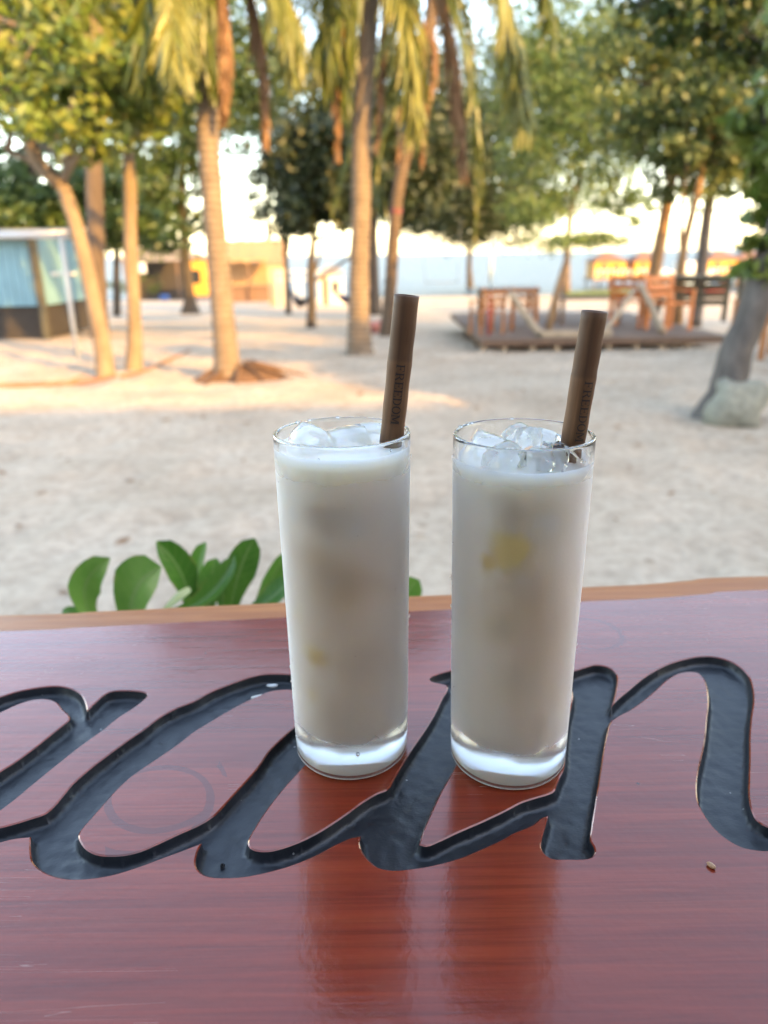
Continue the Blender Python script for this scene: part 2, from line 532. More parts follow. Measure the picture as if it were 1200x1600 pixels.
PX_OUT = [(-20,1095),(0,1089),(25,1081),(62,1074),(87,1072),(107,1075),(125,1084),(132,1095),(136,1111),(150,1097),(172,1081),(190,1079),(215,1080),(226,1082),(230,1085),
 (225,1092),(207,1106),(185,1120),(160,1140),(125,1165),(87,1195),(50,1225),(20,1250),(0,1265),(-18,1280),(-25,1290),(-18,1296),(0,1293),(30,1285),(55,1277),(70,1272),
 (100,1242),(112,1227),(140,1202),(162,1185),(200,1157),(225,1140),(250,1121),(275,1107),(303,1096),(330,1081),(360,1069),(385,1060),(410,1054),(430,1053),(455,1054),(480,1058),(496,1070),(501,1088),
 (518,1074),(540,1062),(565,1060),(585,1061),(595,1064),(588,1074),(540,1125),(500,1168),(471,1200),(442,1232),(420,1260),(400,1290),(387,1317),(391,1325),(400,1329),(420,1330),(442,1325),(467,1316),(492,1304),(517,1289),(542,1272),(565,1255),(590,1240),
 (605,1234),(617,1215),(635,1185),(647,1166),(665,1140),(680,1115),(692,1090),(700,1076),(699,1071),(695,1069),(680,1066),(672,1062),(672,1059),(682,1054),(704,1048),(735,1043),(762,1043),(778,1048),(772,1062),(760,1090),(735,1145),
 (709,1202),(690,1235),(675,1267),(660,1302),(655,1319),(665,1322),(685,1315),(715,1301),(752,1285),(790,1267),(815,1254),(833,1248),(866,1236),(869,1229),(874,1216),(881,1202),(884,1165),(889,1120),(895,1090),(893,1077),(882,1068),(868,1063),(867,1057),(880,1052),(898,1048),
 (914,1043),(931,1039),(949,1042),(961,1050),(964,1060),(962,1078),(957.5,1097),(954.5,1105.6),(963,1095),(983,1078),(1002,1062),(1022,1049),(1044,1038),(1070,1030),(1092,1026),(1114,1026),(1138,1032),(1156,1042),(1169,1056),(1175,1073),(1177,1093),(1173,1124),(1171,1152),(1171,1185),(1170,1218),(1170,1246),(1175,1268),(1184,1283),(1200,1292),
 (1225,1290),(1262,1275),(1310,1245),(1318,1252),(1285,1285),(1245,1315),(1200,1328),(1180,1327),(1158,1322),(1136,1310),(1114,1290),(1101,1272),(1092,1255),(1089,1233),(1091,1207),(1096.5,1183),(1102,1156.5),(1105,1124),(1107.5,1097.5),(1105,1073),(1099,1058),(1090,1050.5),(1079,1049),(1064,1050.5),(1046,1059),(1024,1078),(1002.5,1096),(983,1109.5),(963,1120),
 (953,1129),(948,1146),(942,1176),(938,1202.5),(932,1240),(927,1272.6),(923.6,1294.5),(922.5,1314),(928,1323),(929,1330.6),(925,1338),(916,1341),(887.5,1341.5),(861,1340),(850,1332),(845.5,1323),(847,1310),(852.5,1290),(857,1274),
 (848,1276),(833,1288),(800,1302),(790,1308),(752,1326),(715,1341),(677,1351),(640,1357),(615,1359),(592,1355),(577,1344),(566,1330),(562,1315),(563.5,1306),(550,1308),(530,1316),(492,1336),(455,1351),(420,1361),(380,1369),(350,1370.5),(327,1369),(315,1364),(306,1352),(306,1340),(310,1327),(315,1317),
 (305,1320.5),(280,1330),(250,1341),(212,1355),(175,1366),(137,1372),(105,1372.5),(82,1367.5),(62,1357.5),(51,1345),(48,1327.5),(48,1307),(25,1309),(0,1315),(-40,1330),(-80,1345),(-110,1350),(-138,1345),(-148,1331),(-146,1318),
 (-180,1330),(-240,1352),(-300,1366),(-350,1358),(-362,1335),(-340,1295),(-290,1250),(-210,1195),(-140,1150),(-80,1118)]
PX_H1 = [(0,1112.5),(25,1101),(50,1093),(75,1092),(87,1096),(97,1107),(109,1124),(100,1132),(75,1152),(50,1172),(25,1190),(0,1206),(-50,1245),(-90,1275),(-110,1290),(-160,1310),(-220,1325),(-270,1328),(-280,1315),(-260,1285),(-210,1240),(-150,1190),(-90,1150),(-40,1127)]
PX_H2 = [(305,1141),(330,1126),(355,1111),(385,1095),(405,1086),(422,1079.5),(440,1077),(456,1077),(475,1080),(486,1090),(487,1104),(460,1136),(445,1150),(420,1175),(405,1197),(390,1215),(367,1240),(347,1262),(334,1275),(315,1287),(280,1303),(250,1317),(220,1330),(195,1336),(170,1337.5),(150,1335),(135,1327.5),(125,1315),(122,1305),(127,1295),(140,1280),(160,1257.5),(180,1235),(205,1212),(237,1190),(275,1164)]
PX_EDGE = [(0,986),(120,981),(240,975),(360,969),(480,963),(600,957),(720,951),(840,945),(920,939),(1000,935),(1100,928),(1200,921)]

def wood_mat():
    t = NT('varnished_red_wood')
    v = t.coord((1, 1, 1), (0, 0, R(1.5)))
    vs = t.coord((2.6, 38, 38), (0, 0, R(1.5)))
    warp = t.node('Mapping')
    n1 = t.noise(vs, 2.0, 8, .62, .6)
    n2 = t.noise(t.coord((7, 260, 260), (0, 0, R(1.5))), 1.6, 4, .65, .4)
    n3 = t.noise(v, 4.0, 3, .5)
    col = t.ramp(n1, [(.15, (.080, .008, .004)), (.42, (.160, .018, .008)), (.62, (.200, .026, .010)), (.85, (.27, .046, .017))])
    col = t.mix(.55, col, t.ramp(n2, [(.32, (.42, .38, .36)), (.62, (1.15, 1.15, 1.12))]), 'MULTIPLY')
    col = t.mix(.5, col, t.ramp(n3, [(.3, (.50, .46, .48)), (.7, (1.25, 1.2, 1.1))]), 'MULTIPLY')
    # paler sapwood strip along the beach side of the board
    tc = t.node('TexCoord'); sep = t.node('SeparateXYZ'); t.link(tc.outputs['Object'], sep.inputs[0])
    # worn water rings left by earlier glasses
    mask = None
    for (cx, cy, rr, a0, seed) in RINGS:
        cmb = t.node('CombineXYZ'); t.link(sep.outputs[0], cmb.inputs[0]); t.link(sep.outputs[1], cmb.inputs[1])
        ds = t.node('VectorMath', operation='DISTANCE'); t.link(cmb.outputs[0], ds.inputs[0]); ds.inputs[1].default_value = (cx, cy, 0)
        e = t.math('ABSOLUTE', t.math('SUBTRACT', ds.outputs['Value'], rr))
        w = t.math('LESS_THAN', e, t.math('MULTIPLY', t.noise(t.coord((1, 1, 1), loc=(seed, 0, 0)), 30, 1), .0030))
        k = t.math('MULTIPLY', w, t.math('MULTIPLY', t.math('GREATER_THAN', t.noise(t.coord((1, 1, 1), loc=(seed * 3.1, 2, 0)), 22, 1), .42), a0))
        mask = k if mask is None else t.math('MAXIMUM', mask, k)
    col = t.mix(mask, col, (.075, .012, .010))
    # hairline scratches and specks
    vo = t.node('TexVoronoi'); vo.inputs['Scale'].default_value = 46; t.link(v, vo.inputs['Vector'])
    spk = t.math('MULTIPLY', t.math('LESS_THAN', vo.outputs['Distance'], .045), t.math('GREATER_THAN', t.noise(v, 40, 1), .56))
    col = t.mix(t.math('MULTIPLY', spk, .8), col, (.025, .015, .012))
    sw = t.noise(t.coord((3, 60, 1), (0, 0, R(62))), 2.2, 2, .4, 1.5)
    scr = t.math('MULTIPLY', t.math('LESS_THAN', t.math('ABSOLUTE', t.math('SUBTRACT', sw, .5)), .0035), t.math('GREATER_THAN', t.noise(v, 9, 2), .56))
    col = t.mix(t.math('MULTIPLY', scr, .35), col, (.36, .24, .2))
    t.link(col, t.p.inputs['Base Color'])
    rg = t.math('ADD', .10, t.math('MULTIPLY', t.noise(v, 18, 5, .7), .12))
    t.link(t.math('ADD', rg, t.math('MULTIPLY', scr, .2)), t.p.inputs['Roughness'])
    t.set(IOR=1.78, Coat_Weight=.1, Coat_Roughness=.07, Coat_IOR=1.5)
    t.p.inputs['Specular Tint'].default_value = (1.0, .74, .66, 1)      # amber varnish, and warm foliage reflections put into the tint
    h = t.math('ADD', t.math('MULTIPLY', n2, .35), t.math('MULTIPLY', t.noise(v, 260, 3, .6), .55))
    h = t.math('ADD', h, t.math('MULTIPLY', t.noise(v, 24, 3), 1.6))
    nb = t.bump(h, .12, .0012)
    t.link(nb, t.p.inputs['Normal']); t.link(nb, t.p.inputs['Coat Normal'])
    return t.m

def edge_mat():
    t = NT('orange_sapwood_edge')
    n = t.noise(t.coord((3, 40, 40)), 3, 6, .6, .5)
    t.link(t.ramp(n, [(.3, (.23, .066, .013)), (.7, (.36, .13, .032))]), t.p.inputs['Base Color'])
    t.set(Roughness=.5)
    t.link(t.bump(n, .2, .002), t.p.inputs['Normal'])
    return t.m

def paint_mat():
    t = NT('black_gloss_paint')
    v = t.coord()
    n = t.noise(v, 120, 5, .65)
    n2 = t.noise(v, 18, 4, .6)
    n3 = t.noise(t.coord((40, 160, 40), (0, 0, R(45))), 2, 3)
    col = t.ramp(n2, [(.3, (.006, .007, .009)), (.7, (.016, .018, .023))])
    vo = t.node('TexVoronoi'); vo.inputs['Scale'].default_value = 170; t.link(v, vo.inputs['Vector'])
    dust = t.math('MULTIPLY', t.math('LESS_THAN', vo.outputs['Distance'], .09), t.math('GREATER_THAN', t.noise(v, 60, 2), .60))
    col = t.mix(t.math('MULTIPLY', dust, .7), col, (.30, .29, .27))
    t.link(col, t.p.inputs['Base Color'])
    t.link(t.math('ADD', .30, t.math('MULTIPLY', n, .20)), t.p.inputs['Roughness'])
    t.set(IOR=1.46)
    h = t.math('ADD', t.math('MULTIPLY', n, .9), t.math('ADD', t.math('MULTIPLY', n2, .9), t.math('MULTIPLY', n3, .12)))
    t.link(t.bump(h, .35, .0014), t.p.inputs['Normal'])
    return t.m

def build_table():
    global RINGS
    base = np.array([0, .3, 0])
    tw = lambda P: np.array([on_table(*p)[:2] for p in P])
    c = [on_table(262, 1233), on_table(232, 1262), on_table(922, 990), on_table(1150, 1000)]
    RINGS = [(c[0][0] - base[0], c[0][1] - base[1], .0255, .85, 1.3), (c[1][0] - base[0], c[1][1] - base[1], .0265, .8, 5.1), (c[2][0] - base[0], c[2][1] - base[1], .0195, .7, 8.7)]
    t = thing('bar_counter', base, 'red varnished wooden counter board with carved black script letters', 'counter')
    O = loop_smooth(tw(PX_OUT)); H = [loop_smooth(tw(PX_H1)), loop_smooth(tw(PX_H2))]
    loops = [O] + H
    # orientation: make offset(+) point away from the groove for each loop
    rims = []
    for L in loops:
        a = offset(L, .0006)
        if inside(a[:40], loops).mean() > .5: a = offset(L, -.0006)
        rims.append(a)
    E = tw(PX_EDGE)
    # carry the live edge on, past both sides of the picture
    lx = [(-1.15, E[0][1] - .050), (-.85, E[0][1] - .018), (-.55, E[0][1] - .006)]
    rx = [(.55, E[-1][1] + .006), (.85, E[-1][1] + .002), (1.15, E[-1][1] - .02)]
    edge = spline([(x, y, 0) for x, y in lx + [tuple(e) for e in E] + rx], 180)[:, :2]
    # a hand-finished edge is never quite straight
    edge[:, 1] += .0012 * (vnoise(edge[:, 0] * 22 + 50, edge[:, 0] * 0 + 2.5, 5) - .5) + .003 * (vnoise(edge[:, 0] * 6 + 50, edge[:, 0] * 0 + 8.5, 6) - .5)
    border = np.concatenate([np.array([(x, -.02) for x in np.linspace(-1.15, 1.15, 40)]), edge[::-1]])
    # ---- top face with the letter openings
    vs = []; es = []; zs = []; n0 = 0
    for L, z in [(border, 0.)] + [(r, 0.) for r in rims] + [(l, -.00045) for l in loops]:
        k = len(L); vs += [tuple(p) for p in L]; es += [(n0 + i, n0 + (i + 1) % k) for i in range(k)]; zs += [z] * k; n0 += k
    V, _, Fc, orig, _, _ = delaunay_2d_cdt([Vector(p) for p in vs], es, [], 0, 1e-6, True)
    V2 = np.array([(p.x, p.y) for p in V]); Z = np.array([min(zs[q] for q in o) if o else 0. for o in orig])
    Fc = np.array([f for f in Fc if len(f) == 3]); cen = V2[Fc].mean(1)
    keep = inside(cen, [border]) & ~inside(cen, loops)
    b = MB().add(np.column_stack([V2, Z + TABLE_Z]), Fc[keep])
    top = part(b, 'tabletop', wood_mat(), t, False)
    # ---- carved groove, rounded floor
    x0, y0 = O.min(0); x1, y1 = O.max(0)
    gx, gy = np.meshgrid(np.arange(x0, x1, .0013), np.arange(y0, y1, .0013))
    G = np.stack([gx.ravel(), gy.ravel()], 1) + RNG.uniform(-.00025, .00025, (gx.size, 2))
    G = G[inside(G, loops)]
    D = dist_to(G, loops); G = G[D > .0011]; D = D[D > .0011]
    walls = []
    for L, rm in zip(loops, rims):
        s = (L * 2 - rm) - L
        q = L + s * 1.0      # .6 mm into the groove
        q = q[inside(q, loops)]
        q = q[dist_to(q, loops) > .0004]
        walls.append(q)
    wq = np.concatenate(walls)
    prof = lambda d: -.0004 - .0052 * (1 - np.exp(-(d / .00055) ** 1.2))
    vs = [tuple(p) for L in loops for p in L]; n0 = 0; es = []
    for L in loops:
        k = len(L); es += [(n0 + i, n0 + (i + 1) % k) for i in range(k)]; n0 += k
    zz = [-.00045] * n0
    vs += [tuple(p) for p in wq] + [tuple(p) for p in G]
    zz += list(prof(dist_to(wq, loops))) + list(prof(D) + .0005 * (vnoise(G[:, 0] * 260 + 300, G[:, 1] * 260, 4) - .5) + .0003 * (vnoise(G[:, 0] * 70 + 300, G[:, 1] * 70, 14) - .5) - .0004 * np.clip(D / .006, 0, 1))
    V, _, Fc, orig, _, _ = delaunay_2d_cdt([Vector(p) for p in vs], es, [], 0, 1e-7, True)
    V2 = np.array([(p.x, p.y) for p in V]); Z = np.array([max(zz[q] for q in o) if o else -.00045 for o in orig])
    Fc = np.array([f for f in Fc if len(f) == 3]); cen = V2[Fc].mean(1)
    keep = inside(cen, loops)
    b = MB().add(np.column_stack([V2, Z + TABLE_Z]), Fc[keep])
    part(b, 'carved_lettering', paint_mat(), t, True)
    # ---- rounded pale beach-side edge
    b = MB()
    rows = []
    for k, (o, z) in enumerate([(0, 0), (.006, -.0002), (.014, -.0006), (.022, -.0014), (.0285, -.0030), (.0330, -.0062), (.0358, -.012), (.0362, -.019), (.0345, -.032), (.026, -.044), (.010, -.048)]):
        rows.append(np.column_stack([edge[:, 0], edge[:, 1] + o + .0015 * (vnoise(edge[:, 0] * 30 + 70, edge[:, 0] * 0 + k * .4, 9) - .5) * (k > 0), np.full(len(edge), TABLE_Z + z)]))
    m = len(edge); nr = len(rows)
    i, j = np.meshgrid(np.arange(nr - 1), np.arange(m - 1), indexing='ij')
    b.add(np.concatenate(rows), np.stack([i * m + j, i * m + j + 1, (i + 1) * m + j + 1, (i + 1) * m + j], -1).reshape(-1, 4))
    part(b, 'rounded_edge', edge_mat(), t, True)
    # ---- underside, front skirt and supports
    k = len(border)
    und = MB().add(np.column_stack([border, np.full(k, TABLE_Z - .0485)]), np.zeros((0, 3)))
    me = MB()
    Vu, _, Fu, _, _, _ = delaunay_2d_cdt([Vector(p) for p in border], [(i, (i + 1) % k) for i in range(k)], [], 1, 1e-6, True)
    Vu = np.array([(p.x, p.y) for p in Vu]); Fu = np.array([f[::-1] for f in Fu if len(f) == 3])
    me.add(np.column_stack([Vu, np.full(len(Vu), TABLE_Z - .0485)]), Fu)
    part(me, 'underside', MATS['brown_wood'], t, False)
    part(MB().box((0, -.026, TABLE_Z - .0245), (2.3, .012, .048)), 'inner_edge', MATS['brown_wood'], t, False)
    for x in (-.95, 0, .95):
        part(MB().box((x, .22, (TABLE_Z - .049) / 2), (.09, .09, TABLE_Z - .05)), 'leg', MATS['brown_wood'], t, False)
    # rough knot in the foot of the second letter
    p = on_table(346, 1337)
    b = MB(); th = np.linspace(0, 2 * np.pi, 12, endpoint=False)
    rr = .0011 * (1 + .5 * (RNG.random(12) - .5))
    ring = np.column_stack([p[0] + rr * np.cos(th), p[1] + rr * np.sin(th), np.full(12, TABLE_Z - .0053)])
    rin = np.column_stack([p[0] + .55 * rr * np.cos(th), p[1] + .55 * rr * np.sin(th), np.full(12, TABLE_Z - .0044)])
    b.add(np.vstack([ring, rin, [[p[0], p[1], TABLE_Z - .0052]]]), [[i, (i + 1) % 12, 12 + (i + 1) % 12, 12 + i] for i in range(12)])
    b.f3.append(np.array([[12 + i, 12 + (i + 1) % 12, 24] for i in range(12)]))
    part(b, 'screw_head', simple('black_screw', (.006, .006, .006), .5), t, False)
    return t
COUNTER = build_table()
#DRINKS
# ------------------------------------------------------------------ glasses, drinks, straws
GH, GRT, GRB, BOWL_Z = .1575, .0287, .0269, .0125
G1 = np.array([-.01716, .30077, TABLE_Z]); G2 = np.array([.05728, .29260, TABLE_Z])

def glass_mat():
    t = NT('frosted_cold_glass')
    tc = t.node('TexCoord'); sep = t.node('SeparateXYZ'); t.link(tc.outputs['Object'], sep.inputs[0])
    z = sep.outputs[2]
    lo = t.node('MapRange'); lo.interpolation_type = 'SMOOTHSTEP'; t.link(z, lo.inputs[0]); lo.inputs[1].default_value = -.001; lo.inputs[2].default_value = .030
    hi = t.node('MapRange'); hi.interpolation_type = 'SMOOTHSTEP'; t.link(z, hi.inputs[0]); hi.inputs[1].default_value = .1555; hi.inputs[2].default_value = .138
    m = t.math('MULTIPLY', lo.outputs[0], hi.outputs[0])
    v = t.coord()
    n = t.noise(v, 60, 4, .6)
    streak = t.noise(t.coord((300, 300, 18)), 1, 3, .6)
    fog = t.math('MULTIPLY', m, t.math('ADD', .62, t.math('MULTIPLY', n, .5)), True)
    t.link(t.math('ADD', .015, t.math('MULTIPLY', fog, .36)), t.p.inputs['Roughness'])
    t.set(Base_Color=(.97, .985, .98, 1), IOR=1.5, Transmission_Weight=1.0)
    beads = t.noise(v, 900, 2, .5)
    h = t.math('ADD', t.math('MULTIPLY', beads, .6), t.math('MULTIPLY', streak, .6))
    bp = t.bump(h, .10, .0006)
    b = t.n[bp.node.name] if hasattr(bp, 'node') else None
    t.link(t.math('MULTIPLY', m, .16), b.inputs['Strength'])
    t.link(bp, t.p.inputs['Normal'])
    lw = t.node('LayerWeight'); lw.inputs['Blend'].default_value = .5
    ring = t.node('MapRange'); ring.interpolation_type = 'SMOOTHSTEP'; t.link(z, ring.inputs[0]); ring.inputs[1].default_value = .0050; ring.inputs[2].default_value = .0022   # bright refracted rim of the foot, painted as white film
    fog2 = t.math('MAXIMUM', fog, t.math('MULTIPLY', ring.outputs[0], .9))
    film = t.math('MULTIPLY', fog2, t.math('ADD', .05, t.math('MULTIPLY', t.math('POWER', lw.outputs['Facing'], 1.5), 1.0)), True)
    df = t.node('BsdfDiffuse'); df.inputs['Color'].default_value = (.72, .715, .69, 1)
    mx = t.node('MixShader'); t.link(film, mx.inputs[0]); t.link(t.p.outputs[0], mx.inputs[1]); t.link(df.outputs[0], mx.inputs[2]); t.link(mx.outputs[0], t.out.inputs['Surface'])
    return t.m

def drink_mat(name, seed, spots):
    t = NT(name)
    v = t.coord(loc=(seed, 0, 0))
    n = t.noise(v, 26, 3, .5, .4)
    n2 = t.noise(v, 60, 2, .5)
    col = t.ramp(n, [(.3, (.70, .565, .385)), (.65, (.79, .70, .555))])
    tc = t.node('TexCoord'); sp = t.node('SeparateXYZ'); t.link(tc.outputs['Object'], sp.inputs[0])
    zt = t.node('MapRange'); zt.interpolation_type = 'SMOOTHSTEP'; t.link(t.math('ADD', sp.outputs[2], t.math('MULTIPLY', t.math('SUBTRACT', n, .5), .05)), zt.inputs[0]); zt.inputs[1].default_value = .095; zt.inputs[2].default_value = .140
    col = t.mix(zt.outputs[0], col, (.80, .755, .665))
    # bits of fruit, pale ice and browner blotches show through the frost; they do not scatter like the milk
    fac, fc = None, None
    for (x, y, z, r, c, a) in spots:
        mp = t.node('VectorMath', operation='SUBTRACT'); t.link(tc.outputs['Object'], mp.inputs[0]); mp.inputs[1].default_value = (x, y, z)
        wn = t.node('VectorMath', operation='LENGTH'); t.link(mp.outputs[0], wn.inputs[0])
        d = t.math('ADD', wn.outputs['Value'], t.math('MULTIPLY', t.math('SUBTRACT', n2, .5), r * 1.9))
        mr = t.node('MapRange'); mr.interpolation_type = 'SMOOTHSTEP'; t.link(d, mr.inputs[0]); mr.inputs[1].default_value = r * 1.15; mr.inputs[2].default_value = r * .3
        k = t.math('MULTIPLY', mr.outputs[0], a)
        fac = k if fac is None else t.math('MAXIMUM', fac, k)
        fc = t.mix(mr.outputs[0], fc if fc is not None else c, c)
    t.link(col, t.p.inputs['Base Color'])
    t.set(Roughness=.35, Subsurface_Weight=1.0, Subsurface_Scale=.018)
    t.p.inputs['Subsurface Radius'].default_value = (1.0, .85, .62)
    df = t.node('BsdfDiffuse'); t.link(fc, df.inputs['Color'])
    mx = t.node('MixShader'); t.link(fac, mx.inputs[0]); t.link(t.p.outputs[0], mx.inputs[1]); t.link(df.outputs[0], mx.inputs[2]); t.link(mx.outputs[0], t.out.inputs['Surface'])
    return t.m

def ice_mat():
    t = NT('clear_ice')
    v = t.coord()
    t.set(Base_Color=(.97, .985, .99, 1), Roughness=.04, IOR=1.31, Transmission_Weight=1.0)
    t.link(t.bump(t.noise(v, 160, 3), .25, .0015), t.p.inputs['Normal'])
    return t.m

def straw_mat():
    t = NT('brown_bamboo')
    v = t.coord((260, 260, 8))
    n = t.noise(v, 1, 5, .6)
    nn = t.noise(t.coord((60, 60, 40)), 1, 3)
    tc = t.node('TexCoord'); sep = t.node('SeparateXYZ'); t.link(tc.outputs['Object'], sep.inputs[0])
    col = t.ramp(n, [(.25, (.066, .030, .012)), (.55, (.138, .067, .028)), (.8, (.225, .12, .054))])
    col = t.mix(.5, col, t.ramp(nn, [(.3, (.62, .58, .55)), (.7, (1.2, 1.2, 1.2))]), 'MULTIPLY')
    nd = t.node('MapRange'); nd.interpolation_type = 'SMOOTHSTEP'; t.link(sep.outputs[2], nd.inputs[0]); nd.inputs[1].default_value = -.0262; nd.inputs[2].default_value = -.0240
    col = t.mix(t.math('MULTIPLY', nd.outputs[0], .42), col, (.035, .017, .008))
    t.link(col, t.p.inputs['Base Color']); t.set(Roughness=.55)
    t.p.inputs['Specular IOR Level'].default_value = .3
    t.link(t.bump(n, .2, .0006), t.p.inputs['Normal'])
    return t.m

CRESCENT = simple('crescent_red', (.12, .030, .018), .9, .3, 300); CRESCENT.node_tree.nodes['Principled BSDF'].inputs['Specular IOR Level'].default_value = 0  # matte red of the dark crescent painted under each glass
GLASS = glass_mat(); ICE = ice_mat(); STRAW = straw_mat()
BURNT = simple('burnt_lettering', (.010, .005, .003), .6, .2, 200)
DROP = NT('water_drop'); DROP.set(Base_Color=(1, 1, 1, 1), Roughness=.02, IOR=1.33, Transmission_Weight=1.0); DROP = DROP.m

def wall_r(z): return GRB + (GRT - GRB) * max(0, z) / GH

def build_glass(P, label, ):
    root = thing('drinking_glass', P + np.array([0, 0, .0002]), label, 'glass', 'tall straight glasses on the counter')
    pr = [(0, .0022), (.006, .0021), (.011, .0017), (.0145, .0011), (.0168, .0006), (.0180, .0002), (.0190, 0), (.0212, 0), (.0230, .0002)]
    for a in np.linspace(-90, 0, 7)[1:]:
        pr.append((GRB - .0036 + .0036 * math.cos(R(a)), .0038 + .0036 * math.sin(R(a))))
    for z in np.linspace(.012, GH - .0012, 22): pr.append((wall_r(z), z))
    for a in np.linspace(20, 160, 7): pr.append((GRT - .0009 + .0009 * math.cos(R(a)), GH - .0009 + .0009 * math.sin(R(a))))
    for z in np.linspace(GH - .002, .042, 20): pr.append((wall_r(z) - .0018, z))
    # thick clear base with a bowl-shaped floor
    ri = wall_r(.042) - .0018
    for a in np.linspace(0, 90, 14)[1:]:
        pr.append((ri * math.cos(R(a)) ** .8 if a < 90 else 0, BOWL_Z + (.042 - BOWL_Z) * (1 - math.sin(R(a)))))
    b = MB().lathe(np.array(pr) , 128, P + np.array([0, 0, .0002]))
    part(b, 'glass_body', GLASS, root)
    # added red ring: paints the dark crescent that the base would refract
    th = np.linspace(0, 2 * np.pi, 64, endpoint=False); w = MB()
    rows = [np.column_stack([P[0] + r * np.cos(th), P[1] + r * np.sin(th), np.full(64, TABLE_Z + z)]) for r, z in ((.0166, .00008), (.0172, .0005), (.0208, .0005), (.0213, .00008))]
    w.add(np.concatenate(rows), [[i * 64 + k, i * 64 + (k + 1) % 64, (i + 1) * 64 + (k + 1) % 64, (i + 1) * 64 + k] for i in range(3) for k in range(64)])
    part(w, 'crescent_ring', CRESCENT, root)
    return root

def build_drops(P, root, seed):
    g = np.random.default_rng(seed); b = MB()
    th = np.linspace(0, 2 * np.pi, 10, endpoint=False)
    def bead(c, nrm, r):
        nrm = nrm / np.linalg.norm(nrm); x = np.cross(nrm, [0, 0, 1.]); x /= np.linalg.norm(x) + 1e-9; y = np.cross(nrm, x)
        rows = []
        for el in (-30, 15, 50):
            rows.append(c + r * math.cos(R(el)) * (np.outer(np.cos(th), x) + 1.25 * np.outer(np.sin(th), y)) + nrm * r * .7 * math.sin(R(el)))
        rows.append((c + nrm * r * .72)[None]); rows.append((c - nrm * r * .5)[None])
        f = [[i * 10 + k, i * 10 + (k + 1) % 10, (i + 1) * 10 + (k + 1) % 10, (i + 1) * 10 + k] for i in range(2) for k in range(10)]
        n0 = b.n
        b.add(np.concatenate(rows), f)
        b.f3.append(np.array([[n0 + 20 + k, n0 + 20 + (k + 1) % 10, n0 + 30] for k in range(10)] + [[n0 + (k + 1) % 10, n0 + k, n0 + 31] for k in range(10)]))
    for i in range(46):
        a = g.uniform(0, 2 * np.pi); z = g.uniform(.012, .15)
        r = g.uniform(.00025, .0006) if i > 8 else g.uniform(.0007, .0011)
        if i < 6: a = (0.05 if i % 2 else np.pi - .05) + g.uniform(-.15, .15)
        n = np.array([math.cos(a), math.sin(a), 0]); bead(P + n * (wall_r(z) + .0001) + np.array([0, 0, z]), n, r)
    for i in range(14):
        a = g.uniform(0, 2 * np.pi); n = np.array([-math.cos(a), -math.sin(a), .1])
        bead(P - n * (wall_r(GH) - .0019) * np.array([1, 1, 0]) + np.array([0, 0, GH - g.uniform(.0035, .009)]), n, g.uniform(.0003, .0008))
    for i in range(4):
        a = g.uniform(.4, 2.7); n = np.array([math.cos(a), math.sin(a), 0]); bead(P + n * (GRT - .0009) + np.array([0, 0, GH]), np.array([0.01, 0, 1.]), g.uniform(.0006, .001))
    part(b, 'water_droplets', DROP, root, kind='stuff')

def build_drink(P, lvl, label, mat, seed):
    pr = []
    ri = wall_r(.042) - .0018 + .00012
    for a in np.linspace(90, 0, 16):
        pr.append((ri * math.cos(R(a)) ** .8 if a < 90 else 0, BOWL_Z - .00012 + (.042 - BOWL_Z) * (1 - math.sin(R(a)))))
    for z in np.linspace(.044, lvl + .0012, 22): pr.append((wall_r(z) - .0018 + .00012, z))
    rl = wall_r(lvl) - .0018
    pr += [(rl - .0006, lvl + .0008), (rl - .0018, lvl + .0002), (rl - .004, lvl)]
    g = np.random.default_rng(seed)
    for r in np.linspace(rl - .006, 0.0, 8): pr.append((max(r, 0), lvl))
    b = MB().lathe(pr, 96, P + np.array([0, 0, .0002]))
    o = b.build('iced_milk_drink', mat, None, True, P + np.array([0, 0, .0002]))
    tag(o, label, 'drink', 'milky drinks in the glasses')
    return o

def build_ice(c, size, rot, label, seed, rnd=.32):
    import bmesh
    g = np.random.default_rng(seed)
    bm = bmesh.new(); bmesh.ops.create_cube(bm, size=1)
    bmesh.ops.subdivide_edges(bm, edges=bm.edges[:], cuts=5, use_grid_fill=True)
    rm = np.array(Matrix.Rotation(rot[2], 3, 'Z') @ Matrix.Rotation(rot[1], 3, 'Y') @ Matrix.Rotation(rot[0], 3, 'X'))
    vs = np.array([v.co for v in bm.verts]); sph = vs / np.linalg.norm(vs, axis=1)[:, None] * .62
    q = vs * (1 - rnd) + sph * rnd
    q += .06 * (np.stack([vnoise(q[:, 1] * 3 + 50 + i * 9, q[:, 2] * 3 + q[:, 0] * 2 + 50, seed + i) for i in range(3)], 1) - .5)
    q = (q * np.array(size)) @ rm.T + np.array(c)
    idx = {v: i for i, v in enumerate(bm.verts)}
    f = [[idx[v] for v in fa.verts] for fa in bm.faces]; bm.free()
    o = MB().add(q, f).build('ice_cube', ICE, None, True, c)
    tag(o, label, 'ice cube', 'ice cubes floating in the drinks')
    return o

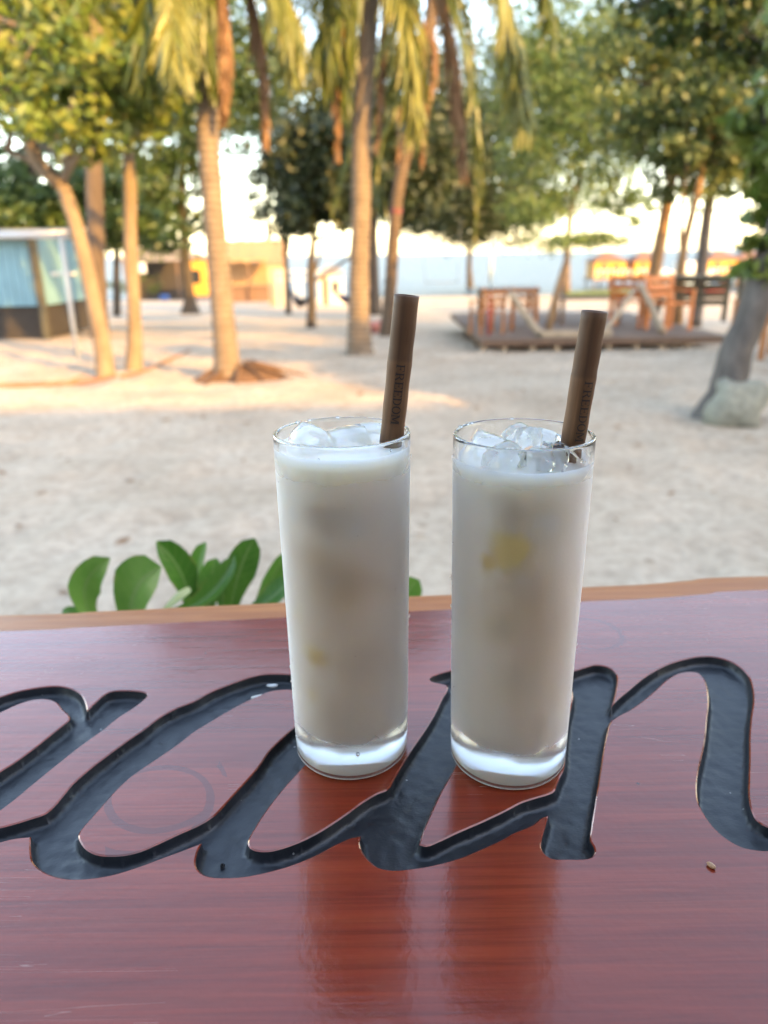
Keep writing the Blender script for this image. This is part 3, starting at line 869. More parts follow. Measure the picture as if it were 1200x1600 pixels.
def letter_strokes(ch):
    """slab-serif capitals as boxes in a 1-high cell: (x0,y0,x1,y1) quads"""
    s = .17
    q = []
    R4 = lambda x0, y0, x1, y1: q.append([(x0, y0), (x1, y0), (x1, y1), (x0, y1)])
    P4 = lambda *p: q.append(list(p))
    def arc(cx, cy, rx, ry, a0, a1, w, n=12):
        A = np.linspace(R(a0), R(a1), n)
        for a, b2 in zip(A[:-1], A[1:]):
            P4((cx + rx * math.cos(a), cy + ry * math.sin(a)), (cx + rx * math.cos(b2), cy + ry * math.sin(b2)),
               (cx + (rx - w) * math.cos(b2), cy + (ry - w * .6) * math.sin(b2)), (cx + (rx - w) * math.cos(a), cy + (ry - w * .6) * math.sin(a)))
    if ch in 'FER':
        R4(.12, 0, .12 + s, 1); R4(0, 0, .42, .07); R4(0, .93, .42, 1)
    if ch in 'FE':
        R4(.29, .92, .80, 1); R4(.72, .74, .80, .92); R4(.29, .47, .58, .55); R4(.55, .38, .62, .64)
        if ch == 'E': R4(.29, 0, .82, .08); R4(.74, .08, .82, .27)
        return q, .86
    if ch == 'R':
        R4(.29, .93, .5, 1); R4(.29, .47, .5, .54); arc(.48, .735, .31, .265, -90, 90, .16)
        P4((.45, .48), (.60, .48), (.88, .07), (.70, .07)); R4(.66, 0, .95, .07)
        return q, .95
    if ch == 'D':
        R4(.12, 0, .12 + s, 1); R4(0, 0, .42, .07); R4(0, .93, .42, 1)
        arc(.40, .5, .46, .5, -90, 90, .17, 16)
        return q, .92
    if ch == 'O':
        arc(.45, .5, .45, .52, 0, 360, .17, 28)
        return q, .92
    if ch == 'M':
        R4(.10, 0, .19, 1); R4(0, 0, .30, .07); R4(0, .93, .22, 1); R4(.85, 0, 1.02, 1); R4(.74, 0, 1.12, .07); R4(.95, .93, 1.12, 1)
        P4((.10, 1), (.30, 1), (.62, .12), (.50, .12)); P4((.50, .12), (.58, .12), (.90, 1), (.80, 1))
        return q, 1.12

def build_straw(top, low, label, yaw, s_text):
    """bamboo tube from its dry end down to the glass floor, word burnt along it"""
    top = np.array(top); low = np.array(low)
    d = top - low; L = np.linalg.norm(d); ax = d / L
    x = np.cross([0, 1, 0.], ax); x /= np.linalg.norm(x); y = np.cross(ax, x)
    root = thing('bamboo_straw', top, label, 'straw', 'bamboo straws in the drinks')
    root.rotation_euler = Matrix((x, y, ax)).transposed().to_euler()
    r, ri = .00475, .0034
    def local(b, name, mat, smooth=True):
        me_o = b.build(name, mat, None, smooth)
        me_o.parent = root
        return me_o
    g = np.random.default_rng(int(yaw * 100) + 5)
    pr = []
    zz = np.linspace(-L, -.0004, 60)
    for z in zz:
        bump = .00022 * math.exp(-((z + .0252) / .0014) ** 2) + .00008 * math.sin(z * 420 + yaw * 7)
        pr.append((r + bump, z))
    pr += [(r - .0003, 0), (ri + .0003, 0), (ri, -.0004), (ri, -L)]
    b = MB().lathe(pr, 40, closed=True)
    for v in b.v:
        a = np.arctan2(v[:, 1], v[:, 0]); v[:, :2] *= (1 + .035 * np.cos(2 * a + yaw) + .012 * np.cos(3 * a + 1 + yaw))[:, None]
    local(b, 'straw_tube', STRAW)
    # lettering reads downwards, tops of letters to the right
    H = .0036; cur = s_text; b = MB(); a_mid = -math.pi / 2 + yaw
    wd = 1.02
    for ch in 'FREEDOM':
        qs, adv = letter_strokes(ch)
        for q in qs:
            q = np.array(q); n = 4
            # subdivide across the letter height so it hugs the tube
            e0, e1 = q[0], q[1]; e3, e2 = q[3], q[2]
            for k in range(n):
                for (ta, tb) in ((k / n, (k + 1) / n),):
                    pts = [e0 + (e3 - e0) * ta, e1 + (e2 - e1) * ta, e1 + (e2 - e1) * tb, e0 + (e3 - e0) * tb]
                    V = []
                    for u, w in pts:
                        z = -(cur + u * H * wd); a = a_mid + (w - .5) * H / r
                        rad = r * (1 + .035 * math.cos(2 * a + yaw) + .012 * math.cos(3 * a + 1 + yaw)) + .00016
                        V.append([rad * math.cos(a), rad * math.sin(a), z])
                    b.add(V, [[0, 1, 2, 3]])
        cur += (adv + .03) * H * wd
    local(b, 'lettering', BURNT, False)
    return root

def build_drinks():
    ya, yb, br, mk, w = (.70, .45, .07), (.76, .57, .17), (.24, .165, .08), (.50, .40, .28), (.74, .73, .68)
    s1 = [(-.013, -.022, .063, .0075, ya, .95), (-.017, -.020, .066, .004, yb, .5), (-.015, -.021, .044, .0050, ya, .8), (-.020, -.017, .082, .005, yb, .4),
          (.006, -.0262, .124, .009, w, .7), (-.019, -.018, .128, .006, w, .6), (-.006, -.0262, .127, .009, mk, .55), (-.004, -.026, .104, .013, mk, .40), (.010, -.024, .060, .015, mk, .35), (-.001, -.0265, .034, .010, mk, .25)]
    s2 = [(-.0075, -.026, .116, .0115, yb, .95), (-.016, -.022, .110, .0055, ya, .9), (-.010, -.024, .080, .0075, (.55, .45, .27), .5), (.0225, -.013, .094, .0034, br, .85), (.0215, -.0155, .101, .0026, br, .75),
          (.0125, -.0235, .083, .0022, br, .7), (.008, -.0250, .029, .0040, br, .85), (.010, -.024, .035, .0030, br, .35), (-.018, -.020, .040, .0010, br, .8), (-.012, -.024, .079, .0008, br, .8), (.010, -.025, .038, .0007, br, .9),
          (.007, -.0262, .127, .010, w, .85), (-.020, -.017, .137, .005, w, .6), (-.008, -.0258, .130, .008, mk, .6), (.019, -.0195, .126, .006, w, .6), (-.001, -.0265, .100, .011, mk, .35), (.000, -.0265, .055, .015, mk, .4), (-.010, -.0245, .135, .007, mk, .35)]
    r1 = build_glass(G1, 'tall glass of milky drink left of the other, straw at its right rim')
    r2 = build_glass(G2, 'tall glass of milky drink right of the other, crowded with ice at the rim')
    build_drops(G1, r1, 3); build_drops(G2, r2, 8)
    build_drink(G1, .1508, 'pale milky drink in the left glass with two faint yellow bits low down', drink_mat('milky_drink', 0.3, s1), 3)
    build_drink(G2, .1468, 'pale milky drink in the right glass with a yellow chunk near the top', drink_mat('milky_drink_with_fruit', 2.7, s2), 4)
    k = 0
    for P, lst in ((G1, [((-.0125, -.004, .1518), (.017, .016, .015), (.3, .5, .4), 'rounded clear ice cube at the left of the left glass', .6),
                         ((.0015, .003, .1512), (.019, .017, .012), (.1, -.15, .2), 'flat clear ice cube in the middle of the left glass', .5),
                         ((.0105, .013, .1510), (.014, .014, .013), (-.25, .2, .8), 'small clear ice cube at the back of the left glass beside the straw', .5)]),
                   (G2, [((-.0145, -.003, .1462), (.019, .017, .021), (.25, .42, .15), 'slanted clear ice cube at the left side of the right glass', .45),
                         ((-.0005, .011, .1492), (.014, .013, .016), (.5, -.2, .7), 'upright clear ice cube at the back of the right glass', .5),
                         ((.0075, .006, .1502), (.017, .015, .014), (-.2, .3, .3), 'large cloudy ice cube in the middle of the right glass', .55),
                         ((.003, -.0125, .1468), (.015, .012, .013), (.6, .2, 1.1), 'ice cube pressed to the front wall of the right glass', .5),
                         ((.0145, -.009, .1475), (.012, .012, .011), (.3, .7, .4), 'small ice cube below the straw in the right glass', .4),
                         ((-.0095, -.0135, .1478), (.015, .012, .014), (.3, -.3, .5), 'ice cube wedged at the front left wall of the right glass', .5),
                         ((.0095, -.0120, .1490), (.013, .011, .012), (.2, .5, 1.4), 'topmost small ice cube at the front of the right glass', .35)])):
        for c, s, r, lab, rnd in lst:
            k += 1
            build_ice(P + np.array(c), s, r, lab, 20 + k, rnd)
    # straws: cross the rim at its right side, feet on the glass floor
    build_straw(at(635.5, 461, .298), G1 + np.array([.0057, .001, .0195]), 'brown bamboo straw in the left glass, burnt with a word', .10, .0262)
    build_straw(at(929, 486, .291), G2 + np.array([.0085, .001, .0205]), 'brown bamboo straw in the right glass, leaning further right', .28, .0262)
    # tiny seed on the board
    p = on_table(1111, 1355)
    b = MB(); rows = np.linspace(0, 1, 9)
    pts = np.array([[p[0] - .0011 + .0022 * t, p[1] + .0016 - .0032 * t, TABLE_Z + .0009] for t in rows])
    b.tube(pts, .0010 * np.sqrt(np.clip(1 - (2 * rows - 1) ** 2, .02, 1)), 10)
    tag(b.build('seed', simple('brown_seed', (.34, .19, .10), .5, .3, 900), None, True, tuple(pts[4])), 'tiny brown seed lying on the counter right of the letters', 'seed')
    for (px, py, w, h, lab) in ((425, 1063.5, 17, 5.5, 'white chip in the top of the carved letter left of the left glass'), (401, 1087, 17, 4, 'narrow white chip on the lower rim of the carved letter')):
        a = on_table(px - w / 2, py + (2 if h < 5 else 0)); c = on_table(px + w / 2, py - (3 if h < 5 else 0)); m = (a + c) / 2
        d = c - a; L = np.linalg.norm(d); d /= L; nrm = np.array([-d[1], d[0], 0])
        th = np.linspace(0, 2 * np.pi, 16, endpoint=False); rr = 1 + .12 * np.cos(3 * th + px)
        z0 = TABLE_Z + (-.0036 if h > 5 else -.0012)
        ring = [m * [1, 1, 0] + [0, 0, z0] + d * (L / 2 * math.cos(t) * q) + nrm * (h * .00033 / 1.4 * math.sin(t) * q) for t, q in zip(th, rr)]
        ring = np.array(ring); tp = ring.copy(); tp[:, 2] += .0007
        bb = MB().add(np.vstack([ring, tp, [tp.mean(0)]]), [[i, (i + 1) % 16, 16 + (i + 1) % 16, 16 + i] for i in range(16)])
        bb.f3.append(np.array([[16 + i, 16 + (i + 1) % 16, 32] for i in range(16)]))
        tag(bb.build('white_fleck', MATS['white_paint'], None, True, tuple(m)), lab, 'fleck')  # raised white flecks in the lettering
build_drinks()
#PLANT
# ------------------------------------------------------------------ shrub right behind the counter
LEAF_ST = []
def leaf_surface(p0, p1, p2, width, face, cup=.25, n=14, m=6):
    """thick spoon-shaped leaf along a curve"""
    c = bez(p0, p1, p2, n=n); t = np.linspace(0, 1, n)
    w = width * (.14 + .86 * np.clip(t / .62, 0, 1) ** 1.3) * np.sqrt(np.clip(1 - t ** 6, 0.004, 1))
    tan = np.gradient(c, axis=0); tan /= np.linalg.norm(tan, axis=1)[:, None]
    face = np.array(face, float)
    rows = []
    for i in range(n):
        sx = np.cross(tan[i], face); sx /= np.linalg.norm(sx); nn = np.cross(sx, tan[i])
        s = np.linspace(-1, 1, m + 1)
        wob = .03 * np.sin(9 * t[i] + s * 2)
        rows.append(c[i] + np.outer(s * w[i] / 2, sx) + np.outer((cup * s * s - .10 * np.exp(-(s / .18) ** 2) + wob) * w[i] / 2, nn))
    v = np.concatenate(rows); k = m + 1
    LEAF_ST.append(np.stack(np.meshgrid(t, np.linspace(-1, 1, k), indexing='ij'), -1).reshape(-1, 2))
    f = [[i * k + j, i * k + j + 1, (i + 1) * k + j + 1, (i + 1) * k + j] for i in range(n - 1) for j in range(m)]
    return v, f

def add_st(o):
    at_ = o.data.attributes.new('along', 'FLOAT', 'POINT'); at_.data.foreach_set('value', LEAF_ST[-1][:, 0].astype(np.float32))
    at_ = o.data.attributes.new('across', 'FLOAT', 'POINT'); at_.data.foreach_set('value', LEAF_ST[-1][:, 1].astype(np.float32))

def plant_mat():
    t = NT('glossy_shrub_leaf')
    v = t.coord()
    oi = t.node('ObjectInfo')
    n = t.noise(v, 40, 4)
    c = t.ramp(t.math('ADD', t.math('MULTIPLY', n, .5), t.math('MULTIPLY', oi.outputs['Random'], .5)), [(.2, (.046, .13, .014)), (.6, (.09, .205, .026)), (.9, (.155, .28, .05))])
    al = t.node('Attribute', attribute_name='along').outputs['Fac']; ac = t.math('ABSOLUTE', t.node('Attribute', attribute_name='across').outputs['Fac'])
    rib = t.math('LESS_THAN', ac, .07)
    vein = t.math('GREATER_THAN', t.math('SINE', t.math('MULTIPLY', t.math('SUBTRACT', al, t.math('MULTIPLY', ac, .16)), 62)), .93)
    vm = t.math('MAXIMUM', t.math('MULTIPLY', rib, .75), t.math('MULTIPLY', vein, .30))
    c = t.mix(vm, c, (.16, .24, .07))
    edge_dry = t.math('MULTIPLY', t.math('GREATER_THAN', t.math('ADD', ac, t.math('MULTIPLY', n, .5)), 1.22), .6)
    c = t.mix(edge_dry, c, (.24, .20, .05))
    t.link(c, t.p.inputs['Base Color']); t.set(Roughness=.33)
    tr = t.node('BsdfTranslucent'); t.link(c, tr.inputs['Color'])
    mx = t.node('MixShader'); mx.inputs[0].default_value = .3
    t.link(t.p.outputs[0], mx.inputs[1]); t.link(tr.outputs[0], mx.inputs[2]); t.link(mx.outputs[0], t.out.inputs['Surface'])
    t.link(t.bump(n, .15, .003), t.p.inputs['Normal'])
    return t.m

def build_shrub():
    PM = plant_mat(); ST = simple('green_stem', (.12, .14, .05), .6, .2, 30)
    def one(base, label, leaves, crown):
        t = thing('beach_shrub', base, label, 'shrub', 'shrubs just behind the counter')
        crown = np.array(crown)
        for k, (dx, dy) in enumerate(((0, 0), (.05, .03), (-.05, .02))):
            part(MB().tube(bez(base + np.array([dx, dy, -.05]), base + np.array([dx * 3, dy, .5]), crown + np.array([dx * 1.2, dy, 0]), n=12), np.linspace(.014, .006, 12), 8), 'stem', ST, t)
        for lf in leaves:
            v, f = leaf_surface(*lf)
            add_st(part(MB().add(v, f), 'leaf', PM, t))
        g = np.random.default_rng(int(abs(base[0]) * 1000))
        for k in range(16):   # lower leaves on the stems
            a = g.uniform(0, 6.28); z = g.uniform(.45, .88); q = base + np.array([0, 0, z])
            o = np.array([math.cos(a), math.sin(a), 0])
            v, f = leaf_surface(q, q + o * .05 + [0, 0, .05], q + o * .11 + [0, 0, .03], .042, (0, 0, 1) + o * -.4)
            add_st(part(MB().add(v, f), 'leaf', PM, t))
    Y = .72
    P = lambda x, y, dy=0: at(x, y, Y + dy)
    fz = (0.1, -1, .25)
    L = [
        (P(172, 1000), P(92, 920, .01), P(172, 872, -.01), .036, (.5, -1, .6), .40),
        (P(210, 1000, -.01), P(182, 915, -.02), P(252, 886, -.05), .056, (-.3, -1, .35), .25),
        (P(200, 1000, .02), P(190, 930, .02), P(216, 895, .04), .034, (.2, -.8, .8), .3),
        (P(298, 990, .02), P(305, 895, .02), P(244, 846, .00), .034, (.6, -1, .4), .50),
        (P(308, 985, .03), P(298, 905, .03), P(322, 847, .05), .024, (-.6, -1, .15), .55),
        (P(332, 985, .01), P(318, 925, .01), P(338, 872, .03), .028, (.2, -1, .3), .35),
        (P(245, 958, -.02), P(330, 958, -.02), P(366, 868, .0), .026, (.1, -.6, 1), .35),
        (P(356, 995, .01), P(362, 900, .01), P(398, 841, .0), .036, (.2, -1, .25), .15),
        (P(345, 985, .03), P(352, 925, .03), P(342, 885, .04), .024, (-.6, -1, .2), .2),
        (P(380, 985, .02), P(418, 925, .02), P(446, 862, .02), .021, (.3, -1, .35), .35),
        (P(372, 962, -.02), P(420, 945, -.02), P(458, 900, 0), .028, (0, -.6, 1), .25),
        (P(235, 985, -.02), P(262, 945, -.03), P(298, 925, -.05), .028, (0, -.4, 1), .2),
        (P(160, 985, .02), P(120, 965, .02), P(98, 952, .02), .020, (0, -.5, 1), .2),
    ]
    c0 = at(270, 1010, Y)
    one(np.array([c0[0], Y + .02, 0]), 'glossy green shrub with spoon-shaped leaves showing left of the glasses', L, c0)
    c1 = at(640, 1010, .74)
    one(np.array([c1[0], .76, 0]), 'green shrub with one leaf tip showing between the two glasses',
        [(at(610, 985, .74), at(620, 935, .74), at(655, 906, .75), .034, (.2, -1, .3), .2), (at(600, 985, .75), at(580, 930, .75), at(560, 905, .75), .03, fz, .2)], c1)
build_shrub()
#TREES
# ------------------------------------------------------------------ trees
def leaf_quads(C, size, g, droop=.3, aspect=.5):
    n = len(C)
    a = g.normal(size=(n, 3)); a[:, 2] -= droop; a /= np.linalg.norm(a, axis=1)[:, None]
    b = g.normal(size=(n, 3)); b -= (a * b).sum(1)[:, None] * a; b /= np.linalg.norm(b, axis=1)[:, None]
    L = size * g.uniform(.65, 1.35, n)[:, None]; w = L * aspect
    v = np.stack([C - a * L * .5, C + b * w * .5 - a * L * .02, C + a * L * .5, C - b * w * .5 - a * L * .02], 1).reshape(-1, 3)
    f = np.arange(4 * n).reshape(-1, 4)
    return v, f

def crown_points(clumps, g):
    out = []
    for c, r, n in clumps:
        r = np.array(r if np.ndim(r) else (r, r, r), float)
        k = max(6, int(n / 45))
        d = g.normal(size=(k, 3)); d /= np.linalg.norm(d, axis=1)[:, None]
        sub = np.array(c) + d * r * (g.uniform(.25, 1, (k, 1)) ** .5)
        idx = g.integers(0, k, n)
        out.append(sub[idx] + g.normal(size=(n, 3)) * r.mean() * .19 * g.uniform(.5, 1.9, (k, 1))[idx] * np.array([1, 1, .6]))
    return np.concatenate(out)

def tree(label, trunk, rad, clumps, leaf, bark, size=.13, seed=1, name='leafy_tree', cat='tree', group=None, forks=(), reach=True, aspect=.5, dens=3.0):
    """trunk: list of points from the ground; forks: further limbs; clumps of foliage hang on limbs"""
    g = np.random.default_rng(seed)
    base = np.array(trunk[0])
    t = thing(name, base, label, cat, group)
    P = spline(trunk, 20)
    b = MB().tube(P, np.interp(np.linspace(0, 1, 20), np.linspace(0, 1, len(rad)), rad), 12, True, .10, seed)
    for fk, r in forks:
        Q = spline(fk, 12); b.tube(Q, np.linspace(r, r * .55, 12), 8, True, .1, seed + 1)
    if reach:
        ends = [P[-1]] + [np.array(fk[-1]) for fk, r in forks]
        for c, r, n in clumps:
            s = min(ends, key=lambda e: np.linalg.norm(e - np.array(c)))
            c = np.array(c)
            mid = (s + c) / 2 + np.array([0, 0, .12 * np.linalg.norm(c - s)])
            b.tube(bez(s, mid, c, n=8), np.linspace(rad[-1] * .6, rad[-1] * .2, 8), 6, True)
            rr = np.array(r if np.ndim(r) else (r, r, r), float)
            for k in range(5):
                d = g.normal(size=3); d /= np.linalg.norm(d)
                b.tube(bez(c, c + d * rr * .45 + [0, 0, .1 * rr[2]], c + d * rr * .95, n=5), np.linspace(rad[-1] * .22, rad[-1] * .07, 5), 5, False)
    part(b, 'trunk', bark, t)
    C = crown_points([(c, r, int(n * dens * 1.5)) for c, r, n in clumps], g)
    v, f = leaf_quads(C, size * 1.0, g, aspect=aspect)
    part(MB().add(v, f), 'crown', leaf, t, False, 'stuff')
    return t

def clump(px, py, Y, rpx, n, flat=.8, dy=1.0):
    """foliage clump given by its place in the view and its distance"""
    c = at(px, py, Y); r = rpx * np.linalg.norm(c - CAM) / 1200
    return (c, (r, r * dy, r * flat), n)

def build_trees():
    B = MATS
    # --- yellow-green tree at the left with its bent trunk
    g = gnd(165, 586); Y = g[1]
    tree('bent pale-barked tree with yellow-green leaves forking beside a thin straight one',
         [g - [0, 0, .1], at(160, 540, Y), at(140, 440, Y), at(118, 350, Y - .05), at(97, 288, Y - .1)], [.13, .10, .088, .082, .074],
         [clump(60, 60, Y - .3, 85, 900), clump(150, 90, Y - .6, 75, 900), clump(30, 160, Y - .2, 70, 600), clump(190, 150, Y - .5, 70, 850), clump(110, 170, Y - .7, 70, 800), clump(-40, 40, Y, 90, 500), clump(130, 20, Y, 75, 600), clump(150, 215, Y - .5, 38, 220), clump(245, 165, Y - .3, 42, 350), clump(-20, 120, Y + .4, 80, 500)],
         B['leaf_yellow'], B['pale_bark'], .125, 3, dens=.6, forks=[
             ([at(97, 288, Y - .1), at(62, 258, Y - .1), at(46, 225, Y - .15), at(38, 160, Y - .2), at(10, 85, Y - .2), at(-10, 30, Y - .2)], .085),
             ([at(62, 258, Y - .1), at(35, 245, Y - .1), at(12, 236, Y - .1)], .045),
             ([at(97, 288, Y - .1), at(108, 250, Y - .2), at(114, 210, Y - .3), at(130, 120, Y - .4), at(160, 60, Y - .4)], .05)])
    g = gnd(208, 578); Y = g[1]
    tree('slender straight pale trunk with a small yellow-green top right of the bent tree',
         [g - [0, 0, .1], at(210, 500, Y), at(204, 380, Y), at(203, 280, Y), at(196, 190, Y)], [.12, .085, .08, .075, .045],
         [clump(205, 175, Y + .3, 60, 500), clump(250, 110, Y + .4, 60, 500), clump(185, 100, Y + .5, 70, 500), clump(225, 225, Y + .3, 34, 150)],
         B['leaf_yellow'], B['pale_bark'], .12, 5, dens=.6)
    # --- trees further back on the left
    Y = 15.5; g = at(152, 500, Y); g[2] = terr(Y)
    tree('brown thick-stemmed tree behind the bent tree', [g, at(150, 380, Y), at(146, 250, Y), at(140, 120, Y)], [.19, .17, .16, .12],
         [clump(100, 60, Y, 110, 900), clump(200, 40, Y, 110, 900), clump(20, 20, Y, 110, 800), clump(150, -40, Y, 120, 700)], B['leaf_dark'], B['brown_bark'], .2, 7)
    g = gnd(298, 490); Y = g[1]
    tree('dark slim tree with a flared foot left of the first palm', [g - [0, 0, .1], at(296, 460, Y), at(288, 370, Y), at(284, 290, Y), at(290, 200, Y)], [.42, .17, .14, .12, .10],
         [clump(290, 270, Y, 55, 420, .6), clump(255, 210, Y, 60, 500), clump(340, 190, Y, 70, 700), clump(390, 110, Y, 80, 900), clump(280, 110, Y, 90, 900), clump(350, 40, Y, 90, 700), clump(250, 330, Y, 50, 260, .45), clump(310, 345, Y, 38, 160, .5)],
         B['leaf_mid'], B['dark_bark'], .19, 9)
    Y = 19; g = at(45, 480, Y); g[2] = terr(Y)
    tree('spreading mid-green tree with layered branches over the turquoise house', [g, at(50, 400, Y), at(52, 300, Y), at(50, 220, Y)], [.16, .13, .12, .08],
         [clump(30, 330, Y, 75, 650, .3), clump(120, 370, Y, 70, 500, .25), clump(100, 310, Y, 60, 420, .3), clump(200, 345, Y, 62, 520, .32), clump(20, 255, Y + .5, 50, 260, .5), clump(-30, 300, Y, 70, 500, .4), clump(150, 290, Y, 50, 260, .35)],
         B['leaf_bright'], B['brown_bark'], .2, 11)
    Y = 26; g = at(180, 470, Y); g[2] = terr(Y)
    tree('far green tree between the brown trunk and the slim pale trunk', [g, at(182, 420, Y), at(185, 350, Y), at(190, 280, Y)], [.14, .12, .1, .08],
         [clump(170, 270, Y, 60, 350, .5), clump(230, 300, Y, 50, 300, .45), clump(240, 375, Y, 55, 320, .3), clump(150, 350, Y, 45, 240, .35), clump(120, 230, Y, 60, 300, .6)], B['leaf_mid'], B['dark_bark'], .22, 13)
    # --- dark trees in the middle distance
    mid = 'dark trees in the middle distance'
    g = gnd(421, 466); Y = g[1]
    tree('dark thin tree standing beside the thatched hut', [g, at(420, 400, Y), at(417, 320, Y), at(420, 230, Y)], [.17, .13, .12, .09],
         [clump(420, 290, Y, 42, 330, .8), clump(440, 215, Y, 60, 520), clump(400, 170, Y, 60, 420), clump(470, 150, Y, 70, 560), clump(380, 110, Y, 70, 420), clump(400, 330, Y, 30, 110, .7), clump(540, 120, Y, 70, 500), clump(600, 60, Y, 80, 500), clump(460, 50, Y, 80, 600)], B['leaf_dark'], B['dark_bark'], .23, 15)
    g = gnd(451, 491); Y = g[1]
    tree('short dark tree right of the thatched hut holding a hammock end', [g, at(449, 440, Y), at(447, 390, Y), at(452, 330, Y)], [.11, .085, .08, .06],
         [clump(450, 330, Y, 42, 330, .9), clump(470, 270, Y, 52, 450), clump(500, 215, Y, 55, 420), clump(440, 265, Y, 46, 320)], B['leaf_dark'], B['dark_bark'], .2, 17)
    g = gnd(486, 512); Y = g[1]
    tree('crooked forked tree with a long slanting limb left of the tallest palm', [g, at(487, 470, Y), at(486, 425, Y), at(490, 370, Y), at(492, 320, Y)], [.12, .095, .10, .06, .05],
         [clump(500, 300, Y, 45, 330, .8), clump(520, 250, Y, 55, 420), clump(480, 230, Y, 50, 380), clump(530, 330, Y, 36, 160, .7), clump(470, 340, Y, 40, 150, .8), clump(545, 290, Y, 45, 260)], B['leaf_dark'], B['dark_bark'], .19, 19,
         forks=[([at(487, 440, Y), at(510, 428, Y), at(552, 398, Y), at(580, 380, Y)], .045), ([at(487, 436, Y), at(500, 400, Y), at(512, 350, Y), at(530, 310, Y)], .04)])
    g = gnd(585, 492); Y = g[1]
    tree('near-black tree trunk half hidden behind the tallest palm', [g, at(584, 440, Y), at(583, 360, Y), at(588, 260, Y)], [.24, .17, .15, .12],
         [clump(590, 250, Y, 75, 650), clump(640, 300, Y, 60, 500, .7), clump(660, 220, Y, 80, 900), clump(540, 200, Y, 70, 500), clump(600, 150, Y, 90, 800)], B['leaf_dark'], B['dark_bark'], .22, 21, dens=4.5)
    g = gnd(735, 458); Y = g[1]
    tree('dark broad tree by the shore hung with a swing', [g, at(733, 420, Y), at(733, 390, Y), at(722, 350, Y), at(715, 300, Y)], [.34, .22, .2, .15, .12],
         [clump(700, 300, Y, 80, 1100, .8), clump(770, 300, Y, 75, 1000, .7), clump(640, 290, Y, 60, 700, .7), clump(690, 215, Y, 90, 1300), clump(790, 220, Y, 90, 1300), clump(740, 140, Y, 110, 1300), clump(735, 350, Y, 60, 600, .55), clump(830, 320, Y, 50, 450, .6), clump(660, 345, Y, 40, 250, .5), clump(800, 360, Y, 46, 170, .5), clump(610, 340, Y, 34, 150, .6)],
         B['leaf_dark'], B['dark_bark'], .3, 23, dens=5.5, forks=[([at(733, 390, Y), at(748, 355, Y), at(765, 310, Y)], .14)])
    g = gnd(884, 462); Y = g[1]
    tree('tall green tree leaning right behind the deck', [g, at(886, 400, Y), at(892, 330, Y), at(905, 270, Y), at(915, 190, Y)], [.32, .2, .17, .15, .12],
         [clump(860, 150, Y - 2, 95, 1500), clump(940, 120, Y - 2, 95, 1500), clump(980, 190, Y - 1, 70, 800), clump(890, 60, Y - 2, 95, 1300), clump(850, 240, Y, 70, 700, .7), clump(830, 330, Y, 50, 320, .5), clump(940, 250, Y, 65, 520, .6), clump(905, 310, Y, 46, 240, .6), clump(870, 380, Y, 60, 200, .16), clump(935, 375, Y, 45, 170, .18), clump(990, 330, Y, 34, 120, .6), clump(960, 300, Y, 40, 200, .6)],
         B['leaf_bright'], B['brown_bark'], .24, 25, dens=4.5)
    # --- right side
    Y = 15; g = at(1012, 478, Y); g[2] = terr(Y)
    tree('orange-lit slanting trunk behind the deck with olive crown', [g, at(1020, 440, Y), at(1035, 360, Y), at(1046, 300, Y), at(1060, 220, Y)], [.15, .125, .115, .105, .09],
         [clump(1050, 200, Y, 80, 900), clump(1010, 130, Y, 80, 900), clump(1110, 150, Y, 80, 900), clump(1050, 270, Y, 55, 380, .7), clump(1000, 60, Y, 70, 600), clump(1090, 60, Y, 90, 800)], B['leaf_olive'], B['tan_bark'], .14, 27, dens=1.3)
    g = at(1060, 505, 14); g[2] = terr(14); Y = 14
    tree('twin thin trunks joined low down right of the slanting trunk', [g, at(1062, 440, Y), at(1068, 390, Y), at(1080, 340, Y), at(1092, 290, Y), at(1100, 220, Y)], [.11, .095, .07, .065, .06, .05],
         [clump(1110, 240, Y, 60, 600), clump(1160, 200, Y, 70, 800), clump(1075, 235, Y, 46, 350), clump(1150, 120, Y, 80, 800)], B['leaf_olive'], B['tan_bark'], .14, 29, dens=1.2,
         forks=[([at(1066, 400, Y), at(1064, 360, Y), at(1066, 310, Y), at(1075, 250, Y)], .045)])
    g = at(1094, 450, 16); g[2] = terr(16); Y = 16
    tree('grey straight trunk behind the olive counter on the deck', [g, at(1095, 430, Y), at(1102, 360, Y), at(1112, 285, Y), at(1120, 200, Y)], [.13, .12, .11, .1, .08],
         [clump(1130, 260, Y, 60, 500, .7), clump(1180, 230, Y, 70, 700), clump(1100, 160, Y, 80, 700), clump(1200, 130, Y, 90, 800), clump(1180, 320, Y, 38, 180, .7)], B['leaf_bright'], B['grey_bark'], .15, 31, dens=1.3)
    Y = 9; g = at(1250, 560, Y); g[2] = terr(Y)
    tree('blue-green tree whose boughs fill the upper right corner', [g, at(1260, 400, Y), at(1250, 200, Y), at(1230, 50, Y)], [.2, .17, .15, .1],
         [clump(1080, 25, Y, 60, 420), clump(1150, 50, Y, 65, 600), clump(1200, 0, Y, 80, 700), clump(1020, -10, Y, 60, 420), clump(1120, -40, Y, 80, 600), clump(1230, 100, Y, 60, 380)], B['leaf_mid'], B['grey_bark'], .10, 33, dens=1.1)
    # grey leaning tree in front at the right
    g = gnd(1130, 648); Y = g[1]
